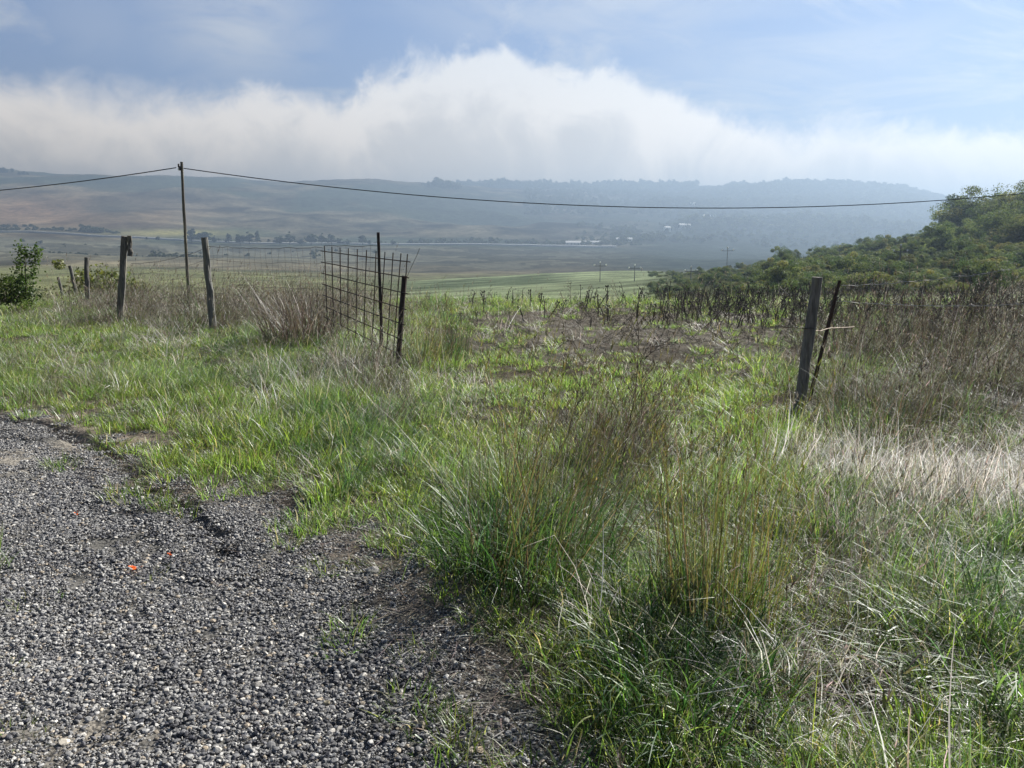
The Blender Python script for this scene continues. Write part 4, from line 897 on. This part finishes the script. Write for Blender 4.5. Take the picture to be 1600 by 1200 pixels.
# ------------------------------------------------------------------ trees and shrubs
def crown_mesh(seed, rx, rz, nblob, nleaf, leaf, cols, low=0.1, name='crown', br_=(.22, .42)):
    g = np.random.default_rng(seed); Vs = []; Cs = []
    cc = np.array([c_[0] for c_ in cols]); ww = np.array([c_[1] for c_ in cols], float); ww /= ww.sum()
    for b_ in range(nblob):
        v_ = g.normal(size=3); v_ /= np.linalg.norm(v_); v_[2] = abs(v_[2]) * 1.1 - low; rad = g.uniform(0.35, 0.92) if b_ > nblob // 4 else g.uniform(0, .4)
        c0 = v_ * rad * np.array([rx, rx, rz]) * (1 + g.normal(0, .1)); c0[2] += rz * .35; rb = g.uniform(*br_) * g.choice([.7, 1, 1.25]) * rx * (1.15 - .4 * rad)
        n = int(nleaf * g.uniform(.6, 1.4)); d_ = g.normal(size=(n, 3)); d_ /= np.linalg.norm(d_, axis=1)[:, None]
        p = c0 + d_ * (rb * g.uniform(0.45, 1.12, n) ** 0.7)[:, None] * np.array([1, 1, .75])
        nm = d_ + g.normal(0, .7, (n, 3)) + [0, 0, .3]; nm /= np.linalg.norm(nm, axis=1)[:, None]
        a = np.cross(nm, g.normal(size=(n, 3))); a /= np.linalg.norm(a, axis=1)[:, None]; b2_ = np.cross(nm, a); s = (leaf * g.uniform(.5, 1.3, n))[:, None]
        Vs.append(np.stack([p - a * s * .5, p + b2_ * s * .38, p + a * s * .6, p - b2_ * s * .38], 1).reshape(-1, 3))
        c_ = cc[g.choice(len(cc), p=ww)] * g.uniform(.75, 1.3); Cs.append(np.repeat(c_ * g.uniform(.75, 1.25, (n, 1)), 4, axis=0))
    V = np.vstack(Vs); V[:, 2] = np.maximum(V[:, 2], 0.0)
    return mesh_np(name, V, np.arange(len(V)).reshape(-1, 4), np.vstack(Cs), False, M_leaf)
def trunk_mesh(seed, h, r, spread, n=6):
    random.seed(seed); m = MB(); top = (random.uniform(-.1, .1) * h, random.uniform(-.1, .1) * h, h * .55)
    limb(m, top, (0, 0, -.3), r, k=8, c=(0.09, 0.075, 0.06), wob=.04 * h * .2, taper=.6)
    for i in range(n):
        a = 6.28 * i / n + random.uniform(-.4, .4); f = random.uniform(.3, 1); s0 = np.array(top) * f; e = s0 + np.array([math.cos(a) * spread, math.sin(a) * spread, random.uniform(.25, .5) * h]); md_ = (s0 + e) / 2 + np.array([0, 0, -.08 * h])
        m.tube([s0, md_, e], [r * .5, r * .33, r * .12], 6, (0.09, 0.075, 0.06))
    return m.build('trunk', M_bark)
HG = [((0.075, 0.10, 0.052), 5), ((0.10, 0.125, 0.065), 4), ((0.145, 0.145, 0.075), 2), ((0.045, 0.072, 0.036), 4)]
HO = [((0.13, 0.12, 0.075), 3), ((0.12, 0.125, 0.065), 3), ((0.07, 0.09, 0.04), 3)]
HY = [((0.24, 0.25, 0.06), 4), ((0.17, 0.2, 0.05), 3)]
HM = [((0.13, 0.145, 0.06), 3), ((0.085, 0.105, 0.05), 4)]
shrubs = [crown_mesh(100 + i, 1.0, [0.85, .7, 1.05, .8, 1.2][i], [30, 24, 34, 26, 38][i], 340, .045, [HG, HO, HG, HM, HG][i], br_=[(.22, .42), (.18, .34), (.2, .36), (.2, .4), (.15, .3)][i]) for i in range(5)]
trees = [crown_mesh(200 + i, 1.0, 1.05, 46, 330, .04, [HG, HG, HO][i]) for i in range(3)]
def tree(loc, s, sz, label, cat='tree', name='tree', src=None, group=None, trunk_h=1.0, rz=0, parts=True):
    t_ = thing(name, loc, label, cat, group, rz)
    c_ = link('crown', src, t_); c_.scale = (s, s, sz); c_.location = (0, 0, trunk_h * sz * .25)
    if parts: k = link('trunk', TR, t_); k.scale = (s, s, sz)
    return t_
TR = trunk_mesh(1, 1.2, 0.06, .45)
random.seed(21)
# tall trees crowning the hillside at the right
big = [(1503, 352, 120, 34, 'leftmost tall tree on top of the right hillside, poking above its neighbours'), (1532, 318, 122, 36, 'tallest airy tree at the top of the right hillside'), (1572, 335, 116, 34, 'dense tree just right of the tallest hillside tree'), (1602, 318, 120, 38, 'tree cut by the right picture edge near the hilltop'),
       (1560, 372, 98, 32, 'broad mid green tree below the tallest hillside tree'), (1595, 392, 88, 30, 'bright green rounded tree at the right edge below the hilltop'), (1500, 392, 105, 24, 'dark rounded tree below the leftmost tall tree'), (1445, 378, 130, 18, 'small dark tree on the ridge left of the tall trees'), (1415, 384, 135, 15, 'small round tree on the skyline left of the tall trees'),
       (1375, 394, 130, 14, 'grey green bush on the skyline above the largest power pole'), (1290, 406, 140, 12, 'dark bush standing up from the skyline at centre right'), (1215, 410, 150, 14, 'low dark domed tree on the hillside skyline'), (1192, 408, 155, 9, 'little dark bush left of the domed skyline tree'),
       (1455, 432, 70, 17, 'tree in mid slope right of the largest power pole'), (1520, 440, 60, 22, 'dark leafy tree low on the slope at the right'), (1575, 455, 50, 28, 'deep green tree low on the slope at the right edge'), (1340, 436, 85, 14, 'olive bush left of the largest power pole'), (1125, 446, 110, 16, 'pale grey green bush at the left foot of the hillside')]
for i, (px, py, Y, rp, lb) in enumerate(big):
    rad = rp * (1.45 if px > 1495 and py < 400 else 1) * Y / F; c0 = unproj(px, py, Y); g0 = tz(c0[0], c0[1]); sz = rad * .9; g0 = max(g0, c0[2] - rad * 1.0)
    tree((c0[0], c0[1], g0 - .1), rad, sz, lb, name='tree', src=trees[i % 3] if rp > 20 else shrubs[i % 3], rz=i * 1.3, cat='tree', group='trees on the right hillside')
# individual shrubs spread over the slope
random.seed(31); kinds = ['dark green', 'brownish olive', 'grey green', 'yellow green', 'deep green']
n = 0
while n < 60:
    px = random.uniform(1180, 1660); Y = random.uniform(48, 150); p = at(px, Y); pj = proj(p[0], p[1], p[2])
    if Y < 70 and px < 1180: continue
    k = random.randrange(5); s = random.uniform(0.9, 2.0) * (1.15 if Y > 90 else 1)
    tree((p[0], p[1], p[2] - .1), s * 1.15, s * random.uniform(.8, 1.2), 'rounded %s shrub among the dense shrubs covering the right hillside' % kinds[k], 'shrub', 'shrub', shrubs[k], 'shrubs on the right hillside', rz=random.uniform(0, 6), parts=False); n += 1
def cover(name, protos, pts_, srange, label, seed=3, zf=(.7, 1.1)):
    g = np.random.default_rng(seed); P = np.array(pts_); n = len(P); P[:, 2] = terrain(P[:, 0], P[:, 1]) - .15; s = g.uniform(*srange, n) * (P[:, 3] if P.shape[1] > 3 else 1)
    scatter(name, protos, P[:, :3], np.stack([np.zeros(n), np.zeros(n), g.uniform(0, 6.28, n)], 1), np.stack([s, s, s * g.uniform(*zf, n)], 1), g.integers(0, len(protos), n), label)
pts_ = []; random.seed(5)
for i in range(2400):
    Y = random.uniform(30, 240); u = random.uniform(0.12, 1.05); x = u * Y; px = 800 + 1220 * u
    if px < 1015 + max(0, (90 - Y)) * 3.0: continue
    
    if Y < 42: continue
    pts_.append((x, Y, 0, (0.55 if random.random() < .4 else 1.0) * min(1, Y / 75) * min(1, max(.42, (px - 900) / 380))))
cover('hillside_scrub', shrubs, pts_, (0.8, 2.5), 'dense olive and green scrub carpeting the right hillside')

# left edge bush with an upright shoot
bl = at(38, 17.0)
lb_t = thing('bush', bl, 'dense dark green leafy bush with an upright shoot at the left edge', 'bush')
LG = [((0.05, 0.085, 0.025), 5), ((0.09, 0.12, 0.035), 3), ((0.03, 0.055, 0.02), 3)]
c_ = link('foliage', crown_mesh(300, 1.0, 0.75, 40, 130, .055, LG, br_=(.16, .34), name='foliage'), lb_t); c_.scale = (0.85, .7, .8); c_.location = (-.25, 0, .12)
sh = MB(); random.seed(9); parts = []
sh.tube([(0.1, 0, .4), (0.14, 0, .8), (.17, 0, 1.2), (.2, 0, 1.5)], [.014, .012, .009, .005], 5, (.06, .05, .04))
for (z_, dx) in ((.75, -.1), (.85, .12), (.95, -.14), (1.05, .2), (1.15, -.12), (1.22, .26), (1.3, .05), (1.38, .3), (1.42, -.05)):
    sh.tube([(.14, 0, z_ - .1), (.14 + dx, random.uniform(-.1, .1), z_)], [.006, .003], 4, (.06, .05, .04))
    g = np.random.default_rng(int(z_ * 100)); nn = 80
    p = np.array([.15 + dx, 0, z_ + .02]) + g.normal(0, .065, (nn, 3)); a = g.normal(size=(nn, 3)); a /= np.linalg.norm(a, axis=1)[:, None]; b_ = np.cross(a, g.normal(size=(nn, 3))); b_ /= np.linalg.norm(b_, axis=1)[:, None]; s = .03
    parts.append((np.stack([p - a * s, p + b_ * s * .7, p + a * s, p - b_ * s * .7], 1).reshape(-1, 3), np.arange(nn * 4).reshape(-1, 4), np.tile((0.05, 0.08, 0.025), (nn * 4, 1))))
link('stem', sh.build('stem', M_bark), lb_t); link('shoot_leaves', mesh_np('shoot_leaves', *join(parts), False, M_leaf), lb_t)
def bush(px, Y, s, sz, src, label):
    p = at(px, Y); t_ = thing('bush', p, label, 'bush'); c_ = link('foliage', src, t_); c_.scale = (s, s, sz * .85); return t_
bush(150, 33, 2.0, 2.35, crown_mesh(310, 1.0, .8, 34, 110, .06, HM, name='foliage'), 'yellow green mounded bush behind the small leaning posts')
bush(195, 37, 1.4, 2.1, shrubs[3], 'smaller yellow green bush just left of the split post')
bush(-40, 19, .9, .9, shrubs[0], 'dark bush partly cut off by the left edge')

# ------------------------------------------------------------------ the valley
far_kinds = [crown_mesh(400 + i, 1.0, 1.0, 12, 40, .30, [((0.045, 0.06, 0.03), 3), ((0.065, 0.075, 0.04), 2)]) for i in range(3)]
cyp = []
for i in range(3):
    me = crown_mesh(420 + i, 0.5, 1.6, 22, 40, .20, [((0.03, 0.045, 0.025), 3)], br_=(.3, .5)); V = np.zeros(len(me.vertices) * 3); me.vertices.foreach_get('co', V); V = V.reshape(-1, 3)
    V[:, 0] *= 1.25 * np.clip(1.25 - V[:, 2] / 2.6, .15, 1); V[:, 1] *= 1.25 * np.clip(1.25 - V[:, 2] / 2.6, .15, 1); me.vertices.foreach_set('co', V.ravel()); me.update(); cyp.append(me)
TRf = trunk_mesh(3, 1.2, 0.09, .3)
row = [(309, 358, 16), (327, 359, 20), (343, 368, 7), (366, 365, 9), (383, 363, 13), (397, 362, 16), (410, 361, 7), (444, 366, 14), (459, 362, 13), (477, 373, 9), (492, 362, 14), (508, 364, 11), (523, 366, 13), (535, 370, 8), (548, 374, 9), (571, 368, 13), (582, 373, 4), (617, 374, 7), (240, 370, 4), (257, 368, 5)]
posn = ['leftmost', 'second', 'third', 'fourth', 'fifth', 'sixth', 'seventh', 'eighth', 'ninth', 'tenth', 'eleventh', 'twelfth', 'thirteenth', 'fourteenth', 'fifteenth', 'sixteenth', 'seventeenth', 'last']
for i, (px, tpy, wpx) in enumerate(row):
    Y = 955; bs = at(px, Y); hh = (unproj(px, tpy, Y)[2] - bs[2]); s = wpx * Y / F
    lb = '%s of the hazy dark trees lining the valley road, counted from the left' % posn[i] if i < 18 else ('tiny tree by the valley road left of the utility pole, %s' % ('the smaller one' if i == 18 else 'the larger one'))
    t_ = thing('roadside_tree', bs, lb, 'tree', 'trees lining the valley road', i * .7)
    c_ = link('crown', cyp[i % 3], t_); c_.scale = (s * 1.3, s * 1.3, hh / 1.9); c_.location.z = hh * .04
    k = link('trunk', TRf, t_); k.scale = (s * .4, s * .4, hh / 1.5)
# pale road across the valley
rp_ = [(-300, 1008), (-150, 1003), (0, 998), (140, 990), (280, 982), (420, 978), (560, 974), (700, 974), (830, 974), (960, 972)]
V = []; Qd = []
xs = np.linspace(-300, 960, 150)
for i, px in enumerate(xs):
    Y = np.interp(px, [a for a, _ in rp_], [b for _, b in rp_])
    for k, (dy, dz) in enumerate(((-5.0, -1.0), (-4.2, 1.0), (4.2, 1.25), (5.0, -1.0))):
        q = at(px, Y + dy); V.append((q[0], q[1], tz(at(px, Y)[0], Y) + dz + .6))
    if i:
        for k in range(3): b0 = (i - 1) * 4 + k; Qd.append((b0, b0 + 4, b0 + 5, b0 + 1))
me = mesh_np('road', np.array(V), np.array(Qd), np.tile((0.5, 0.5, 0.5), (len(V), 1)), False, M_plain)
link('road', me, label='pale raised road running across the valley floor', kind='structure')
# houses of the hillside village
random.seed(15)
def house(px, py, Y, wd, dp, h, label, wallc=(0.72, 0.7, 0.66), roofc=(0.30, 0.2, 0.15), rz=0.0):
    p = hit(px, py, Y * .85, Y * 1.15); t_ = thing('house', (p[0], p[1], p[2] - 1.5), label, 'house', 'white buildings in the hazy valley', rz); h2 = h + 1.5
    m = MB(); m.box((0, 0, h2 / 2), (wd / 2, dp / 2, h2 / 2), wallc); m.add([(-wd / 2, -dp / 2, h2), (-wd / 2, dp / 2, h2), (-wd / 2, 0, h2 + dp * .22)], [(0, 1, 2, 2)], wallc); m.add([(wd / 2, -dp / 2, h2), (wd / 2, dp / 2, h2), (wd / 2, 0, h2 + dp * .22)], [(1, 0, 2, 2)], wallc)
    link('wall', m.build('wall', M_plain), t_)
    m = MB(); e = .4; zr = h2 + dp * .22
    for s in (-1, 1):
        m.add([(-wd / 2 - e, s * (dp / 2 + e), h2 - .15), (wd / 2 + e, s * (dp / 2 + e), h2 - .15), (wd / 2 + e, 0, zr + .05), (-wd / 2 - e, 0, zr + .05), (-wd / 2 - e, s * (dp / 2 + e), h2 + .1), (wd / 2 + e, s * (dp / 2 + e), h2 + .1), (wd / 2 + e, 0, zr + .3), (-wd / 2 - e, 0, zr + .3)], [(0, 1, 2, 3), (4, 5, 6, 7), (0, 1, 5, 4), (1, 2, 6, 5), (0, 3, 7, 4)], roofc)
    link('roof', m.build('roof', M_plain), t_)
    nw = max(2, int(wd / 4))
    for i in range(nw):
        x = -wd / 2 + wd * (i + .5) / nw; m = MB(); m.box((x, -dp / 2 - .01, h2 - 1.6), (.5, .06, .7), (0.08, 0.08, 0.09)); link('window', m.build('window', M_plain), t_)
PALE = (0.6, 0.6, 0.6)
for a in ((1042, 362, 1350, 10, 9, 7, 'small white house lowest in the village at the valley side', (0.8, 0.79, 0.76), PALE, .3), (1069, 357, 1400, 20, 10, 6, 'pale house uphill right of the lowest one', (0.8, 0.78, 0.74), PALE, .2), (1086, 354, 1420, 18, 10, 4, 'long white building in the middle of the village', (0.82, 0.82, 0.8), PALE, 0),
          (1081, 340, 1560, 24, 9, 4, 'longest white building above the middle of the village', (0.82, 0.82, 0.8), PALE, -.1), (1102, 347, 1500, 9, 9, 13, 'narrow tall white house at the right of the village', (0.82, 0.82, 0.8), (0.5, 0.45, 0.4), 0), (1110, 346, 1520, 9, 9, 11, 'second narrow house at the far right of the village', (0.75, 0.74, 0.72), (0.5, 0.45, 0.4), .2),
          (1083, 324, 1700, 14, 10, 9, 'white house highest on the hill above the village', (0.8, 0.8, 0.78), PALE, 0), (975, 377, 1150, 22, 8, 3, 'low pale shed right of the valley road', (0.62, 0.62, 0.6), PALE, 0), (925, 381, 1050, 32, 8, 2, 'long low pale shed at the end of the valley road', (0.6, 0.6, 0.58), PALE, 0), (895, 383, 1040, 18, 10, 3, 'short low pale shed left of the long one', (0.55, 0.55, 0.55), PALE, 0)):
    house(*a)
# hedges and far woods (one mass each)
pts_ = []
def strip(px0, px1, Y0, Y1, n, s=1.0):
    for i in range(n):
        px = random.uniform(px0, px1); Y = random.uniform(Y0, Y1); q = unproj(px, 400, Y); pts_.append((q[0], q[1], 0, s * random.uniform(.6, 1.3)))
random.seed(3)
strip(-80, 190, 1030, 1055, 110, .55); strip(130, 165, 1030, 1050, 22, 1.0); strip(230, 330, 560, 580, 30, .35); strip(60, 230, 640, 665, 40, .3); strip(300, 700, 990, 1030, 40, .5)
strip(640, 1000, 1000, 1060, 170, .7); strip(960, 1060, 1080, 1240, 90, .9); strip(1040, 1125, 1340, 1620, 120, 1.0); strip(0, 600, 700, 880, 30, .45); strip(-100, 60, 1100, 1120, 30, .6)
strip(1120, 1500, 1100, 1700, 12, .8); strip(240, 300, 610, 630, 14, .5)
cover('valley_hedges', far_kinds, pts_, (4.5, 7.5), 'hazy dark hedges and copses scattered over the valley', zf=(.6, 1.0))
pts_ = []
strip(1075, 1480, 2330, 2520, 1300, 1.15); strip(1060, 1520, 1400, 2340, 3000, 1.15); strip(900, 1500, 1060, 1500, 350, .7); strip(820, 1080, 1700, 2500, 500, 1.0); strip(1010, 1080, 1900, 2500, 250, 1.0); strip(690, 1085, 2600, 2980, 1300, 1.5); strip(686, 712, 2120, 2165, 16, 2.0); strip(660, 686, 2130, 2165, 10, .8); strip(712, 722, 2130, 2160, 5, 1.2); strip(1380, 1620, 2300, 2520, 260, .9); strip(-150, 60, 2120, 2180, 90, .7)
cover('ridge_woods', far_kinds, pts_, (6, 9.5), 'far blue woods along the hazy ridge tops', zf=(.8, 1.25))

# ------------------------------------------------------------------ haze
M_haze, t = new_mat('haze')
pv = t.n('ShaderNodeVolumePrincipled', None, Density=0.00068, Anisotropy=0.44); pv.inputs['Color'].default_value = (0.228, 0.304, 0.408, 1)
t.n('ShaderNodeOutputMaterial', None, Volume=pv)
zlo = float(Vg[:, 2].min()) - 1.0; zhi = 226.0
hz = MB(); hz.box((0, 0, (zlo + zhi) / 2), (4650, 4650, (zhi - zlo) / 2), (1, 1, 1))
link('haze', hz.build('haze', M_haze), label='pale bluish morning haze filling the valley air', kind='stuff')
print('z range', zlo, float(Vg[:, 2].max()))
